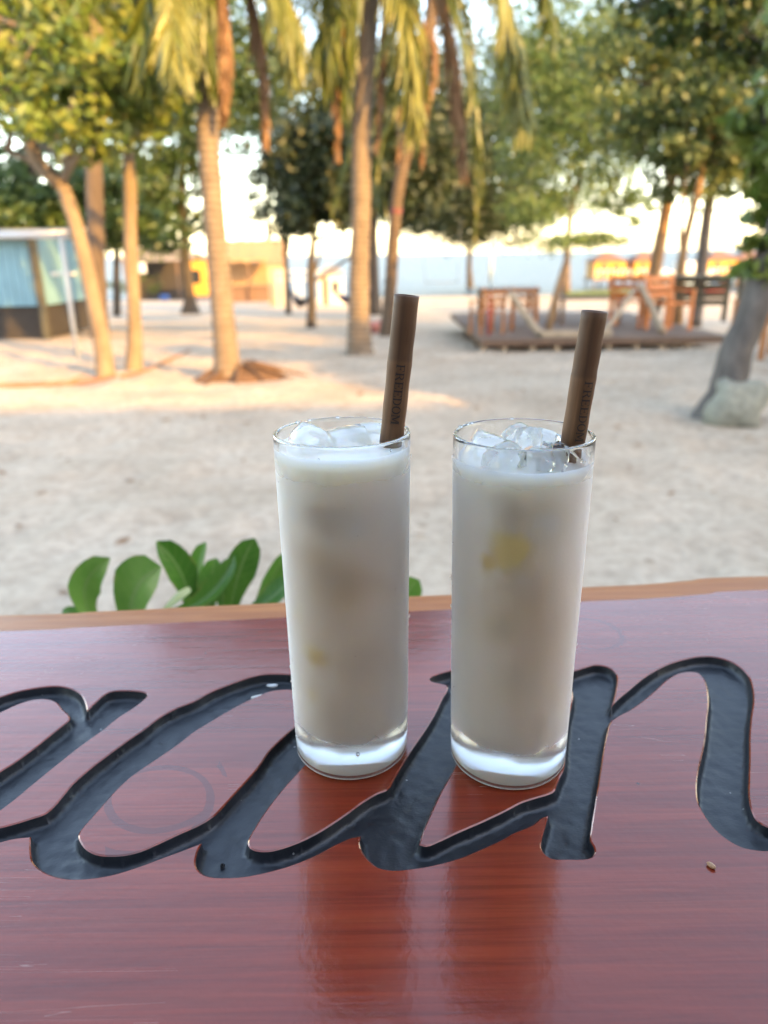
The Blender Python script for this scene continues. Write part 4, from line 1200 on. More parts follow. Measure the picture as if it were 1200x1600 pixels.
    T = tree('grey leaning tree with flared foot at the right edge', [g - [.0, 0, .1], at(1138, 610, Y), at(1150, 550, Y), at(1172, 500, Y), at(1205, 400, Y), at(1245, 280, Y), at(1270, 150, Y)], [.30, .150, .130, .122, .118, .11, .09],
         [clump(1235, 250, Y, 60, 130), clump(1225, 320, Y, 45, 90, .8), clump(1420, 120, Y - .6, 90, 500), clump(1380, 20, Y - .8, 100, 600), clump(1205, 400, Y, 34, 60, 1.2), clump(1195, 190, Y + .3, 36, 90)],
         B['leaf_yellow'], B['grey_bark'], .15, 35)
    # trees outside the picture, right of the beach, added to dapple the sand round the deck
    for k, (x, y, h) in enumerate(((12.4, 1.5, 6.2), (13.5, 4.0, 6.5), (10.2, 5.5, 5.5), (17, 6, 7.5), (17, 12, 7.5), (11.8, -1.6, 6.3))):
        b0 = np.array([x, y, float(terr(y))])
        c = b0 + [0, 0, h * .72]
        tree(('nearest shade tree right of the counter', 'second shade tree right of the counter', 'shortest shade tree right of the deck', 'shade tree furthest right beside the beach', 'shade tree right of the deck towards the sea', 'shade tree right of the bar roof')[k], [b0, b0 + [.1, 0, h * .3], b0 + [.2, .1, h * .6]], [.25, .2, .15],
             [(c + [dx, dy, dz], (1.5, 1.5, .9), 520) for dx, dy, dz in ((0, 0, .4), (-1.3, .5, -.2), (1.2, -.4, -.1), (.2, 1.3, 0), (-.2, -1.3, .1))], B['leaf_mid'], B['brown_bark'], .24, 41 + k, group='added shade trees beside the beach')
build_trees()
#PALMS
# ------------------------------------------------------------------ coconut palms
def frond_mesh(pts, leaf_len, hang, g, n=64, width=.030, spread=1.0):
    """rachis through pts; leaflets both sides, drooping by hang 0..1"""
    P = spline(pts, n); t = np.linspace(0, 1, n)
    b = MB().tube(P, np.linspace(.022, .005, n), 5, False)
    tan = np.gradient(P, axis=0); tan /= np.linalg.norm(tan, axis=1)[:, None]
    V = []; down = np.array([0, 0, -1.])
    for i in range(5, n):
        side = np.cross(tan[i], [0, 0, 1.]); ln = np.linalg.norm(side)
        side = side / ln if ln > .25 else np.array([math.cos(i * 2.4), math.sin(i * 2.4), 0])
        for s in (-1, 1):
            for rep in range(3):
                L = leaf_len * (.35 + .65 * math.sin(math.pi * min(1, .12 + .80 * t[i]))) * g.uniform(.8, 1.15)
                d = s * side * spread * (1 - hang * .75) + tan[i] * g.uniform(.35, .75) + down * (hang * 1.0) + g.normal(size=3) * .10
                d /= np.linalg.norm(d)
                p0 = P[i] + tan[i] * g.uniform(-.02, .02)
                p1 = p0 + d * L * .5; d2 = d + down * (.25 + .5 * hang) ; d2 /= np.linalg.norm(d2)
                p2 = p1 + d2 * L * .5
                w = np.cross(d, down + g.normal(size=3) * .4); w /= np.linalg.norm(w) + 1e-9; w *= width / 2 * g.uniform(.8, 1.2)
                V.append([p0 - w * .6, p0 + w * .6, p1 + w, p1 - w, p2 + w * .15, p2 - w * .15])
    V = np.array(V).reshape(-1, 3); k = len(V) // 6; o = np.arange(k)[:, None] * 6
    f = np.concatenate([o + [0, 1, 2, 3], o + [3, 2, 4, 5]])
    b.add(V, f)
    return b

def palm(label, trunk, rad, fronds, seed, crown, bark=None):
    g = np.random.default_rng(seed)
    base = np.array(trunk[0])
    t = thing('coconut_palm', base, label, 'palm tree', 'coconut palms on the beach')
    P = spline(trunk, 70); rr = np.interp(np.linspace(0, 1, 70), np.linspace(0, 1, len(rad)), rad)
    rr = rr * (1 + .05 * (np.arange(70) % 2) + .07 * (g.random(70) - .5))
    part(MB().tube(P, rr, 16, True, .05, seed), 'trunk', bark or MATS['palm_bark'], t)
    for pts, kind, L, hang in fronds:
        part(frond_mesh(pts, L, hang, g, width=.042 if kind != 'frond_dead' else .034), 'dead_frond' if kind == 'frond_dead' else 'frond', MATS[kind], t, False)
    # the rest of the crown, above the picture
    c = np.array(crown)
    for k in range(12):
        a = k * 2.399; el = R(15 + 50 * ((k * .37) % 1)); L = g.uniform(1.9, 2.5)
        d = np.array([math.cos(a) * math.cos(el), math.sin(a) * math.cos(el), math.sin(el)])
        e = c + d * L; m = c + d * L * .5 + [0, 0, .35]; e = e - [0, 0, .9]
        part(frond_mesh([c, m, e], .6, .35, g, 46), 'frond', MATS['frond_green'], t, False)
    return t

def build_palms():
    # first palm, left
    g = gnd(356, 592); Y = g[1]; A = lambda x, y, d=0: at(x, y, Y + d)
    palm('coconut palm with a soil-covered foot left of the glasses', [g - [0, 0, .1], A(354, 560), A(347, 480), A(338, 380), A(329, 270), A(325, 200), A(330, 90), A(335, 0), A(337, -90)],
         [.20, .140, .122, .118, .112, .108, .104, .10, .10],
         [([A(337, -90), A(260, -60, -.3), A(226, 30, -.5), A(232, 120, -.55)], 'frond_green', .62, .45),
          ([A(337, -90), A(285, -50, -.5), A(268, 20, -.8), A(275, 105, -.9)], 'frond_yellow', .5, .55),
          ([A(337, -85), A(345, -20, -.25), A(352, 80, -.3), A(347, 175, -.25)], 'frond_dead', .32, .95),
          ([A(337, -85), A(325, -20, -.25), A(322, 60, -.3), A(335, 130, -.25)], 'frond_green', .40, .9),
          ([A(337, -85), A(385, -30, .1), A(408, 90, .2), A(415, 210, .2)], 'frond_dead', .34, .95),
          ([A(337, -90), A(400, -80, -.2), A(445, -10, -.3), A(458, 100, -.3)], 'frond_yellow', .60, .65),
          ([A(337, -90), A(300, -60, .6), A(240, 10, .8), A(215, 60, .9)], 'frond_green', .55, .5)], 51, A(337, -95))
    # second palm, middle, tallest
    g = gnd(563, 552); Y = g[1]; A = lambda x, y, d=0: at(x, y, Y + d)
    palm('tallest pale-trunked coconut palm standing behind the left glass', [g - [0, 0, .1], A(561, 515), A(561, 420), A(564, 320), A(565, 220), A(570, 120), A(577, 30), A(582, -70), A(585, -150)],
         [.22, .165, .138, .130, .128, .122, .118, .115, .115],
         [([A(585, -130), A(620, -70, -.3), A(640, 60, -.5), A(648, 195, -.5)], 'frond_yellow', .80, .60),
          ([A(585, -140), A(650, -110, -.2), A(690, -20, -.2), A(712, 110, -.1), A(725, 255, 0)], 'frond_dead', .62, .85),
          ([A(585, -150), A(680, -140, -.5), A(770, -60, -.8), A(800, 60, -.9), A(815, 185, -.9)], 'frond_yellow', .80, .60),
          ([A(585, -140), A(540, -80, -.3), A(512, 20, -.4), A(500, 120, -.4)], 'frond_green', .80, .55),
          ([A(585, -135), A(545, -60, -.1), A(528, 90, -.1), A(527, 235, 0)], 'frond_dead', .36, .95),
          ([A(585, -135), A(560, -60, -.4), A(545, 60, -.5), A(540, 160, -.5)], 'frond_green', .5, .9),
          ([A(585, -130), A(600, -40, -.25), A(598, 80, -.25), A(590, 220, -.2)], 'frond_dead', .34, 1.0),
          ([A(585, -150), A(500, -130, .2), A(440, -60, .3), A(405, 60, .3)], 'frond_green', .6, .6),
          ([A(585, -150), A(720, -160, .4), A(830, -80, .5), A(865, 60, .5)], 'frond_green', .6, .55)], 53, A(585, -155))
    # third palm, leaning, darker
    g = gnd(604, 524); Y = g[1]; A = lambda x, y, d=0: at(x, y, Y + d)
    t = palm('leaning darker palm trunk with a red band right of the tallest palm', [g - [0, 0, .1], A(607, 490), A(612, 420), A(618, 330), A(629, 260), A(645, 200), A(660, 120), A(672, 40), A(680, -40)],
             [.17, .13, .115, .11, .11, .115, .115, .11, .11],
             [([A(672, 20), A(655, 60, -.2), A(630, 150, -.3), A(622, 240, -.3)], 'frond_dead', .4, .95),
              ([A(672, 30), A(680, 90, -.2), A(664, 170, -.2), A(660, 250, -.1)], 'frond_dead', .36, .95),
              ([A(680, -30), A(720, 30, -.2), A(742, 170, -.2), A(752, 300, -.1)], 'frond_green', .5, .85),
              ([A(680, -30), A(730, 20, .4), A(745, 220, .6), A(742, 380, .6)], 'frond_green', .32, .95),
              ([A(660, 100), A(610, 180, .3), A(590, 260, .4), A(600, 330, .4)], 'frond_green', .5, .8),
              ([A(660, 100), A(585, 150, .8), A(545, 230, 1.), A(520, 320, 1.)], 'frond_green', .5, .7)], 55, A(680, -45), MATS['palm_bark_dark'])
    p = at(618.5, 330, Y)
    part(MB().tube([p - [0.002, 0, .04], p, p + [.003, 0, .04]], .116, 16, False), 'red_band', MATS['dark_red'], t)
    # soil mound and roots at the first palm's foot
    g = gnd(372, 594)
    th = np.linspace(0, 2 * np.pi, 40, endpoint=False); b = MB(); rows = []
    for k, s in enumerate(np.linspace(1, 0, 9)):
        rr = s * (.46 + .06 * np.cos(3 * th + 1) + .05 * np.cos(5 * th))
        z = .16 * (1 - s) ** .8 + .02 * (RNG.random(40) - .5) * (k > 0) - .05 * (k == 0)
        rows.append(np.column_stack([g[0] + rr * np.cos(th) * 1.12, g[1] + .18 + rr * np.sin(th) * .8, g[2] + z]))
    b.add(np.concatenate(rows), [[i * 40 + j, i * 40 + (j + 1) % 40, (i + 1) * 40 + (j + 1) % 40, (i + 1) * 40 + j] for i in range(8) for j in range(40)])
    t = thing('root_mound', g, 'brown mound of soil and roots round the first palm foot', 'mound')
    part(b, 'soil', MATS['root'], t)
    for k in range(9):
        a = -2.6 + k * .55; c = g + [0, .18, 0]
        d = np.array([math.cos(a) * 1.2, math.sin(a) * .85, 0])
        part(MB().tube(bez(c + d * .12 + [0, 0, .17], c + d * .3 + [0, 0, .12], c + d * (.5 + .08 * (k % 3)) + [0, 0, -.01], n=7), np.linspace(.03, .012, 7), 6), 'root', MATS['root'], t)
build_palms()
#PROPS
# ------------------------------------------------------------------ deck, furniture, huts, boats
def stone(loc, size, label, mat, seed, name='stone'):
    import bmesh
    bm = bmesh.new(); bmesh.ops.create_icosphere(bm, subdivisions=3, radius=1)
    v = np.array([q.co for q in bm.verts]); f = [[q.index for q in fa.verts] for fa in bm.faces]; bm.free()
    n = vnoise(v[:, 0] * 1.6 + v[:, 2] + 40, v[:, 1] * 1.6 + 40 - v[:, 2], seed)
    v = np.sign(v) * np.abs(v) ** .95 * (.55 + .9 * n)[:, None] * np.array(size) + np.array(loc)
    return tag(MB().add(v, f).build(name, mat, None, True, tuple(loc)), label, name)

def chair_parts(t, mat, c, yaw, w=.46, h=.86):
    """low slatted wooden armchair"""
    m = np.array(Matrix.Rotation(yaw, 3, 'Z'))
    k_ = h / .86
    q = lambda x, y, z: np.array(c) + m @ (np.array([x, y, z]) * k_)
    rotb = lambda b, p, s, tilt=0: b.box(q(*p), np.array(s) * k_, m @ np.array(Matrix.Rotation(tilt, 3, 'X')))
    for x in (-w / 2, w / 2):
        part(rotb(MB(), (x, -.22, .21), (.045, .045, .42)), 'leg', mat, t, False)
        part(rotb(MB(), (x, .22, .21), (.045, .045, .42)), 'leg', mat, t, False)
        part(rotb(MB(), (x, .27, .64), (.045, .04, .46), R(-10)), 'back_post', mat, t, False)
        part(rotb(MB(), (x, 0, .62), (.06, .50, .03)), 'armrest', mat, t, False)
        part(rotb(MB(), (x, -.22, .51), (.04, .04, .2)), 'arm_post', mat, t, False)
    for k in range(4):
        part(rotb(MB(), (0, -.18 + k * .12, .42), (w + .02, .085, .022)), 'seat_slat', mat, t, False)
    for k in range(3):
        z = .54 + k * .125; part(rotb(MB(), (0, .255 + .022 * k, z), (w - .05, .02, .075), R(-10)), 'back_slat', mat, t, False)

def table_parts(t, mat, c, w, d, h, leg=.06):
    for k in range(4):
        part(MB().box(np.array(c) + [0, -d / 2 + d / 8 + k * d / 4, h - .02], (w, d / 4 - .008, .035)), 'top_board', mat, t, False)
    for x in (-w / 2 + leg, w / 2 - leg):
        for y in (-d / 2 + leg, d / 2 - leg):
            part(MB().box(np.array(c) + [x, y, (h - .04) / 2], (leg, leg, h - .04)), 'leg', mat, t, False)

def build_deck():
    B = MATS
    fl = gnd(752, 551); fr = gnd(1150, 557); Y0 = fl[1]
    bl = gnd(719, 518); Y1 = bl[1] + .3
    top = .20; zt = float(terr(Y0)) + top
    x0 = fl[0]; x1 = fr[0] + .25
    t = thing('wooden_deck', ((x0 + x1) / 2, Y0, zt - top), 'low dark wooden deck platform carrying the chairs', 'deck')
    n = int((Y1 - Y0) / .15)
    for k in range(n):
        y = Y0 + .03 + (k + .5) * (Y1 - Y0) / n
        part(MB().box(((x0 + x1) / 2 + RNG.uniform(-.03, .03), y, zt - .02 + RNG.uniform(-.004, .004)), (x1 - x0 + RNG.uniform(-.02, .08), (Y1 - Y0) / n - .012, .034)), 'deck_plank', B['deck'], t, False)
    part(MB().box(((x0 + x1) / 2, Y0 + .02, zt - .075), (x1 - x0, .03, .07)), 'fascia_board', B['brown_wood'], t, False)
    part(MB().box((x0 + .02, (Y0 + Y1) / 2 + .05, zt - .075), (.03, Y1 - Y0 - .08, .07)), 'fascia_board', B['brown_wood'], t, False)
    for px in (758, 792, 838, 879, 925, 965, 1012, 1057, 1100):
        x = gnd(px, 552)[0]
        part(MB().box((x, Y0 + .10, zt - .13), (.075, .08, .24)), 'post', B['pale_wood'], t, False)
    for k in range(4):
        part(MB().box((x0 + .10, Y0 + .5 + k * .8, zt - .17), (.08, .08, .3)), 'post', B['brown_wood'], t, False)
    dk = lambda px, d: np.array([at(px, 520, Y0 + d)[0], Y0 + d, zt - .003])
    # furniture standing on the deck
    for px, d, yaw, mat, lab in ((760, .75, R(200), 'orange_wood', 'orange wooden armchair at the left end of the deck'),
                                 (818, 1.1, R(165), 'orange_wood', 'orange wooden armchair right of the first one on the deck'),
                                 (978, 1.5, R(150), 'bright_orange', 'orange wooden armchair seen beside the right straw'),
                                 (1042, .9, R(20), 'bright_orange', 'bright orange armchair in front of the olive counter')):
        c = dk(px, d)
        ch = thing('armchair', c, lab, 'chair', 'orange armchairs on the deck')
        chair_parts(ch, B[mat], c, yaw, .48, .84 if mat == 'bright_orange' else .68)
    c = dk(790, 2.1); tb = thing('low_table', c, 'dark wooden table between the two left chairs on the deck', 'table', 'tables on the deck'); table_parts(tb, B['brown_wood'], c, 1.0, .7, .62)
    c = dk(915, 2.3); tb = thing('low_table', c, 'low wooden table in the middle of the deck behind the leaning pole', 'table', 'tables on the deck'); table_parts(tb, B['brown_wood'], c, 1.1, .6, .45)
    # olive counter at the right end
    c = dk(1085, 2.0)
    tb = thing('deck_counter', c, 'dark olive board counter with legs at the right of the deck', 'counter')
    part(MB().box(c + [0, 0, .76], (1.25, .6, .045)), 'top', B['olive_wood'], tb, False)
    for k in range(4): part(MB().box(c + [-.03, .12, .71 - k * .125], (1.10, .025, .105)), 'panel_board', B['olive_wood'], tb, False)
    for x in (-.58, .58):
        for y in (-.24, .24): part(MB().box(c + [x, y, .366], (.07, .07, .735)), 'leg', B['olive_wood'], tb, False)
    # pale poles
    a = dk(845, .18); b = at(798, 457, Y0 + .5)
    pl = MB().tube(spline([a + [0, 0, .03], (a + b) / 2 + [.02, 0, -.03], b], 10), np.linspace(.055, .05, 10), 8)
    tag(pl.build('leaning_pole', B['pale_wood'], None, True, tuple(a)), 'pale timber pole leaning left from the deck front between two chairs', 'pole', 'pale poles on the deck')
    a = dk(942, .25); b = at(992, 452, Y0 + .9)
    pl = MB().tube(spline([a + [0, 0, .03], (a + b) / 2, b], 8), np.linspace(.045, .04, 8), 8)
    tag(pl.build('leaning_pole', B['pale_wood'], None, True, tuple(a)), 'pale timber pole leaning right beside the right straw', 'pole', 'pale poles on the deck')
    a = dk(1035, .3); b = at(1000, 445, Y0 + .8)
    pl = MB().tube(spline([a + [0, 0, .03], (a + b) / 2 + [.03, 0, 0], b], 8), np.linspace(.06, .045, 8), 8)
    tag(pl.build('leaning_pole', B['pale_wood'], None, True, tuple(a)), 'stout pole leaning left under the orange-lit trunk', 'pole', 'pale poles on the deck')
    a = dk(857, .9); b = at(886, 405, Y0 + 1.2)
    pl = MB().tube(spline([a + [0, 0, .03], (a + b) / 2 + [-.02, 0, .03], b], 8), np.linspace(.06, .05, 8), 8)
    tag(pl.build('leaning_pole', B['tan_bark'], None, True, tuple(a)), 'tall brown pole slanting up before the green tree', 'pole', 'pale poles on the deck')
    a = dk(846, .10) + [0, 0, .05]; b = dk(955, .12) + [0, 0, .05]
    tag(MB().beam(a, b, .11, .09).build('timber_beam', B['pale_wood'], None, False, tuple(a)), 'pale squared beam lying along the deck front', 'beam')
    # red and white flag pole
    c = dk(764, .55)
    fp = thing('flag_pole', c, 'thin pole with red lower half at the left of the deck', 'pole')
    tp = at(771, 372, Y0 + .55); md = at(766, 455, Y0 + .55)
    part(MB().tube([c, md], .026, 8), 'red_section', B['red_paint'], fp)
    part(MB().tube([md, tp], .017, 8), 'upper_section', B['sky_paint'], fp)
    v = np.array([tp - [0, 0, .10], tp - [-.02, 0, .45], tp - [.055, .03, .62], tp - [.05, .02, .2]])
    part(MB().add(np.vstack([v, v + [0, .006, 0]]), [[0, 1, 2, 3], [7, 6, 5, 4], [0, 4, 5, 1], [1, 5, 6, 2], [2, 6, 7, 3], [3, 7, 4, 0]]), 'furled_flag', B['sky_paint'], fp)
    # bright orange things right of the leaning tree
    g = gnd(1195, 560)
    tr = thing('orange_chair', g, 'orange wooden chair half hidden behind the grey leaning tree', 'chair'); chair_parts(tr, B['orange_wood'], g, R(200), .6, 1.0)
build_deck()

def hut(name, c, w, d, h, rh, wall, roof, label, group=None, over=.35, stilts=0, rail=False, doors=True, cat='hut'):
    """walls, hipped roof with eaves, door and windows"""
    c = np.array(c); t = thing(name, c, label, cat, group)
    z0 = c[2] + stilts
    part(MB().box((c[0], c[1], z0 + h / 2), (w, d, h)), 'wall', wall, t, False)
    b = MB(); ow, od = w / 2 + over, d / 2 + over; rl = max(0, w / 2 - d / 2) * .8 + .15
    z1 = z0 + h; b.add([[c[0] - ow, c[1] - od, z1 - .08], [c[0] + ow, c[1] - od, z1 - .08], [c[0] + ow, c[1] + od, z1 - .08], [c[0] - ow, c[1] + od, z1 - .08], [c[0] - rl, c[1], z1 + rh], [c[0] + rl, c[1], z1 + rh]],
                       [[0, 1, 5, 4], [2, 3, 4, 5], [0, 3, 2, 1]])
    b.f3.append(np.array([[1, 2, 5], [3, 0, 4]]))
    part(b, 'roof', roof, t, False)
    if doors:
        dr = part(MB().box((c[0] - w * .2, c[1] - d / 2 - .02, z0 + h * .42), (w * .2, .05, h * .82)), 'door', MATS['brown_wood'], t, False)
        part(MB().box((c[0] + w * .2, c[1] - d / 2 - .015, z0 + h * .55), (w * .22, .04, h * .34)), 'window', MATS['glass_dark'], t, False)
    if stilts:
        part(MB().box((c[0], c[1] - .4, z0 - .06), (w + .5, d + 1.2, .1)), 'platform', MATS['brown_wood'], t, False)
        for x in (-1, 0, 1):
            for y in (-1, 1):
                part(MB().tube([[c[0] + x * w * .48, c[1] + y * d * .45, c[2] - .6], [c[0] + x * w * .48, c[1] + y * d * .45, z0 - .1]], .08, 8), 'stilt', MATS['brown_wood'], t)
    if rail:
        yy = c[1] - d / 2 - .9
        part(MB().box((c[0], yy, z0 + .62), (w + .4, .05, .06)), 'rail', MATS['white_paint'], t, False)
        m = max(5, int(w / .32))
        for k in range(m + 1):
            part(MB().box((c[0] - w / 2 - .15 + k * (w + .3) / m, yy, z0 + .29), (.06, .05, .6)), 'baluster', MATS['white_paint'], t, False)
    return t

def build_far():
    B = MATS
    # bungalows over the water, far right
    D = 62
    for px, w, lab in ((945, 2.4, 'yellow stilt bungalow over the sea, furthest left of its row'), (1003, 2.1, 'yellow stilt bungalow behind the orange-lit slanting trunk'),
                       (1118, 2.5, 'yellow stilt bungalow right of the boat'), (1163, 2.3, 'yellow stilt bungalow nearest the right edge')):
        p = at(px, 430, D + (0 if px != 1163 else 5)); p[2] = SEA_Z
        hut('stilt_bungalow', p, w, 2.6, 1.35, .62, B['yellow_wall'], B['brown_roof'], lab, 'stilt bungalows over the sea', .22, .72, True)
    # boat
    p = at(1066, 428, 40); p[2] = SEA_Z
    t = thing('moored_boat', p, 'white and pale blue boat with dark red side moored off the beach', 'boat')
    b = MB(); L = 4.6; rows = []
    for s in np.linspace(0, 1, 12):
        hw = .75 * math.sin(math.pi * (.16 + .80 * s)) ** .7; x = p[0] - L / 2 + L * s
        rows.append([[x, p[1] - hw, p[2] + .95 + .12 * abs(2 * s - 1) ** 2], [x, p[1] - hw * .8, p[2] + .25], [x, p[1], p[2] - .15], [x, p[1] + hw * .8, p[2] + .25], [x, p[1] + hw, p[2] + .95 + .12 * abs(2 * s - 1) ** 2]])
    b.add(np.array(rows).reshape(-1, 3), [[i * 5 + j, i * 5 + j + 1, (i + 1) * 5 + j + 1, (i + 1) * 5 + j] for i in range(11) for j in range(4)])
    part(b, 'hull', B['dark_red'], t)
    part(MB().box((p[0], p[1], p[2] + .98), (L * .92, 1.3, .07)), 'deck', B['white_paint'], t, False)
    part(MB().box((p[0] - .1, p[1], p[2] + 1.32), (2.6, 1.1, .62)), 'cabin', B['sky_paint'], t, False)
    part(MB().box((p[0] - .1, p[1], p[2] + 1.68), (3.2, 1.35, .08)), 'cabin_roof', B['white_paint'], t, False)
    for k in range(4): part(MB().box((p[0] - .95 + k * .58, p[1] - .56, p[2] + 1.38), (.38, .03, .26)), 'window', B['glass_dark'], t, False)
    part(MB().box((p[0] + .3, p[1], p[2] + 1.95), (1.3, .9, .42)), 'upper_deck', B['white_paint'], t, False)
    # grass by the shore
    g = gnd(955, 462); n = 2600; gg = np.random.default_rng(3)
    C = np.column_stack([gg.uniform(-2.6, 3.4, n) + g[0], gg.uniform(-2.5, 2.5, n) + g[1], np.zeros(n)]); C[:, 2] = terr(C[:, 1])
    hgt = gg.uniform(.15, .42, n); dx = gg.normal(size=(n, 2)) * .06
    v = np.stack([C + [-.012, 0, 0], C + [.012, 0, 0], C + np.column_stack([dx, hgt])], 1).reshape(-1, 3)
    tag(MB().add(v, np.arange(3 * n).reshape(-1, 3)).build('shore_grass', B['leaf_bright'], None, False), 'strip of short green grass above the shore behind the deck', 'grass', kind='stuff')
    # --- left: turquoise house with white pole frame and slatted steps
    Y = 15.0
    a = at(-110, 476, Y); b2 = at(66, 476, Y)
    z = float(terr(Y)); w = b2[0] - a[0]
    t = thing('turquoise_house', ((a[0] + b2[0]) / 2, Y + 1.5, z), 'turquoise walled house at the left edge', 'house')
    ztop = at(50, 372, Y)[2]; zb = at(50, 478, Y)[2]; cx = (a[0] + b2[0]) / 2
    nb = 14
    for k in range(nb): part(MB().box((a[0] + (k + .5) * w / nb, Y, (zb + ztop) / 2), (w / nb - .012, .06, ztop - zb)), 'wall_board', B['turquoise'], t, False)
    part(MB().box((cx, Y + 1.5, (zb + ztop) / 2), (w, 2.9, ztop - zb)), 'wall', B['turquoise'], t, False)
    part(MB().box((cx, Y + 1.5, (z + zb) / 2), (w - .1, 2.9, zb - z)), 'plinth', B['dark_open'], t, False)  # near-black so the slat gaps in front look dark
    m = np.array(Matrix.Rotation(R(4), 3, 'X'))
    part(MB().box((cx - .05, Y + 1.4, ztop + .14), (w + .2, 3.4, .05), m), 'roof', B['metal_white'], t, False)
    part(MB().box((at(60, 430, Y)[0], Y - .05, (z + ztop) / 2), (.14, .1, ztop - z)), 'corner_post', B['olive_wood'], t, False)
    Yf = gnd(30, 522)[1]
    t = thing('slatted_steps', gnd(40, 522), 'low brown slatted fence in front of the turquoise house', 'fence')
    xl, xr = at(-60, 500, Yf)[0], at(86, 500, Yf)[0]
    for k in range(5):
        zz = at(40, 484 + k * 8, Yf)[2]; part(MB().box(((xl + xr) / 2, Yf + k * -.01, zz), (xr - xl, .035, .055)), 'slat', B['brown_wood'], t, False)
    for x in (xl + .1, (xl + xr) / 2, xr - .02):
        zt = at(40, 480, Yf)[2]; zg = float(terr(Yf)); part(MB().box((x, Yf + .06, (zt + zg) / 2), (.06, .06, zt - zg)), 'post', B['brown_wood'], t, False)
    g = gnd(121, 557); Yp = g[1]
    t = thing('white_pole_frame', g, 'white metal pole frame standing left of the bent tree', 'frame')
    tp = at(95, 370, Yp)
    part(MB().tube([g - [0, 0, .1], tp + [0, 0, .03]], .034, 10), 'upright', B['metal_white'], t)
    part(MB().tube([at(-70, 369, Yp), at(108, 370, Yp)], .03, 10), 'crossbar', B['metal_white'], t)
    part(MB().tube([at(-70, 369, Yp + 3), at(104, 362, Yp + 3)], .03, 10), 'crossbar', B['metal_white'], t)
    part(MB().tube([at(-64, 366, Yp), [at(-64, 366, Yp)[0], Yp, -.1]], .034, 10), 'upright', B['metal_white'], t)
    part(MB().tube([at(80, 428, Yp + .02), at(118, 428, Yp + .02)], .02, 8), 'cross_piece', B['metal_white'], t)
    # --- huts behind
    Y = gnd(242, 470)[1]; z = float(terr(Y))
    c = at(242, 455, Y); c[2] = z
    t = thing('beach_stall', c, 'grey-roofed open beach stall with white cloth hanging under its eave', 'stall')
    x0, x1 = at(205, 430, Y)[0], at(285, 430, Y)[0]; ze = at(240, 408, Y)[2]; zr = at(240, 386, Y)[2]
    v = [[x0 - .3, Y - 1.4, ze], [x1 + .3, Y - 1.4, ze], [x1, Y, zr], [x0, Y, zr], [x0 - .3, Y + 1.4, ze], [x1 + .3, Y + 1.4, ze]]
    part(MB().add(v, [[0, 1, 2, 3], [3, 2, 5, 4]]), 'roof', B['old_thatch'], t, False)
    part(MB().box(((x0 + x1) / 2, Y + 1, (z + ze) / 2), (x1 - x0, .1, ze - z)), 'back_wall', B['dark_open'], t, False)  # painted near-black for the dark inside of the open stall
    for x in (x0, x1): part(MB().box((x, Y - 1.2, (z + ze) / 2), (.1, .1, ze - z)), 'post', B['brown_wood'], t, False)
    for k in range(3):
        xx = x0 + .35 + k * .42; part(MB().box((xx, Y - 1.25, ze - .38), (.38, .03, .62)), 'hanging_cloth', B['white_cloth'], t, False)
    Yh = gnd(302, 466)[1]; c = at(302, 458, Yh); c[2] = float(terr(Yh))
    ww = at(330, 430, Yh)[0] - at(274, 430, Yh)[0]; hh = at(300, 404, Yh)[2] - c[2]
    hut('yellow_hut', c, ww, 1.6, hh, .45, B['yellow_wall'], B['old_thatch'], 'small yellow hut left of the first palm trunk', over=.25)
    Y = gnd(395, 471)[1]; z = float(terr(Y)); c = at(395, 460, Y); c[2] = z
    t = thing('thatched_hut', c, 'thatched hut with tan roof right of the first palm trunk', 'hut')
    x0, x1 = at(352, 430, Y)[0], at(436, 430, Y)[0]; ze = at(400, 409, Y)[2]; zr = at(395, 380, Y)[2]
    b = MB(); xs = np.linspace(x0 - .35, x1 + .35, 15)
    for (ya, za, yb, zb2) in ((Y - 1.6, ze, Y, zr), (Y, zr, Y + 1.6, ze)):
        for k in range(14):
            j = RNG.uniform(-.05, .05, 2)
            b.add([[xs[k], ya, za + j[0]], [xs[k + 1], ya, za + j[0]], [xs[k + 1], yb, zb2 + j[1]], [xs[k], yb, zb2 + j[1]], [xs[k], ya, za + .16 + j[0]], [xs[k + 1], ya, za + .16 + j[0]], [xs[k + 1], yb, zb2 + .16 + j[1]], [xs[k], yb, zb2 + .16 + j[1]]],
                  [[0, 3, 2, 1], [4, 5, 6, 7], [0, 1, 5, 4], [1, 2, 6, 5], [2, 3, 7, 6], [3, 0, 4, 7]])
    part(b, 'roof', B['thatch'], t, False)
    part(MB().box(((x0 + x1) / 2, Y + .9, (z + ze) / 2), (x1 - x0, .1, ze - z)), 'back_wall', B['thatch'], t, False)
    zc = at(400, 446, Y)[2]
    part(MB().box(((x0 + x1) / 2, Y - 1.0, (z + zc) / 2), (x1 - x0, .12, zc - z)), 'counter_wall', B['brown_wood'], t, False)
    part(MB().box(((x0 + x1) / 2, Y - 1.05, zc + .03), (x1 - x0 + .1, .35, .05)), 'counter_top', B['old_thatch'], t, False)
    for x in (x0, (x0 + x1) / 2, x1): part(MB().box((x, Y - 1.2, (z + ze) / 2), (.1, .1, ze - z)), 'post', B['brown_wood'], t, False)
    g = gnd(390, 470)
    t = thing('orange_stool', g, 'small orange stool before the thatched hut', 'stool')
    part(MB().box(g + [0, 0, .46], (.36, .36, .06)), 'seat', B['orange_wood'], t, False)
    for x in (-.14, .14):
        for y in (-.14, .14): part(MB().box(g + [x, y, .215], (.05, .05, .43)), 'leg', B['orange_wood'], t, False)
    # pale jetty and white stalls at the shore
    Y = 34; z = float(terr(Y))
    t = thing('jetty_railing', at(460, 455, Y), 'white railing of the shore walk behind the dark trees', 'railing')
    x0, x1 = at(432, 440, Y)[0], at(500, 440, Y)[0]; zz = at(460, 424, Y)[2]
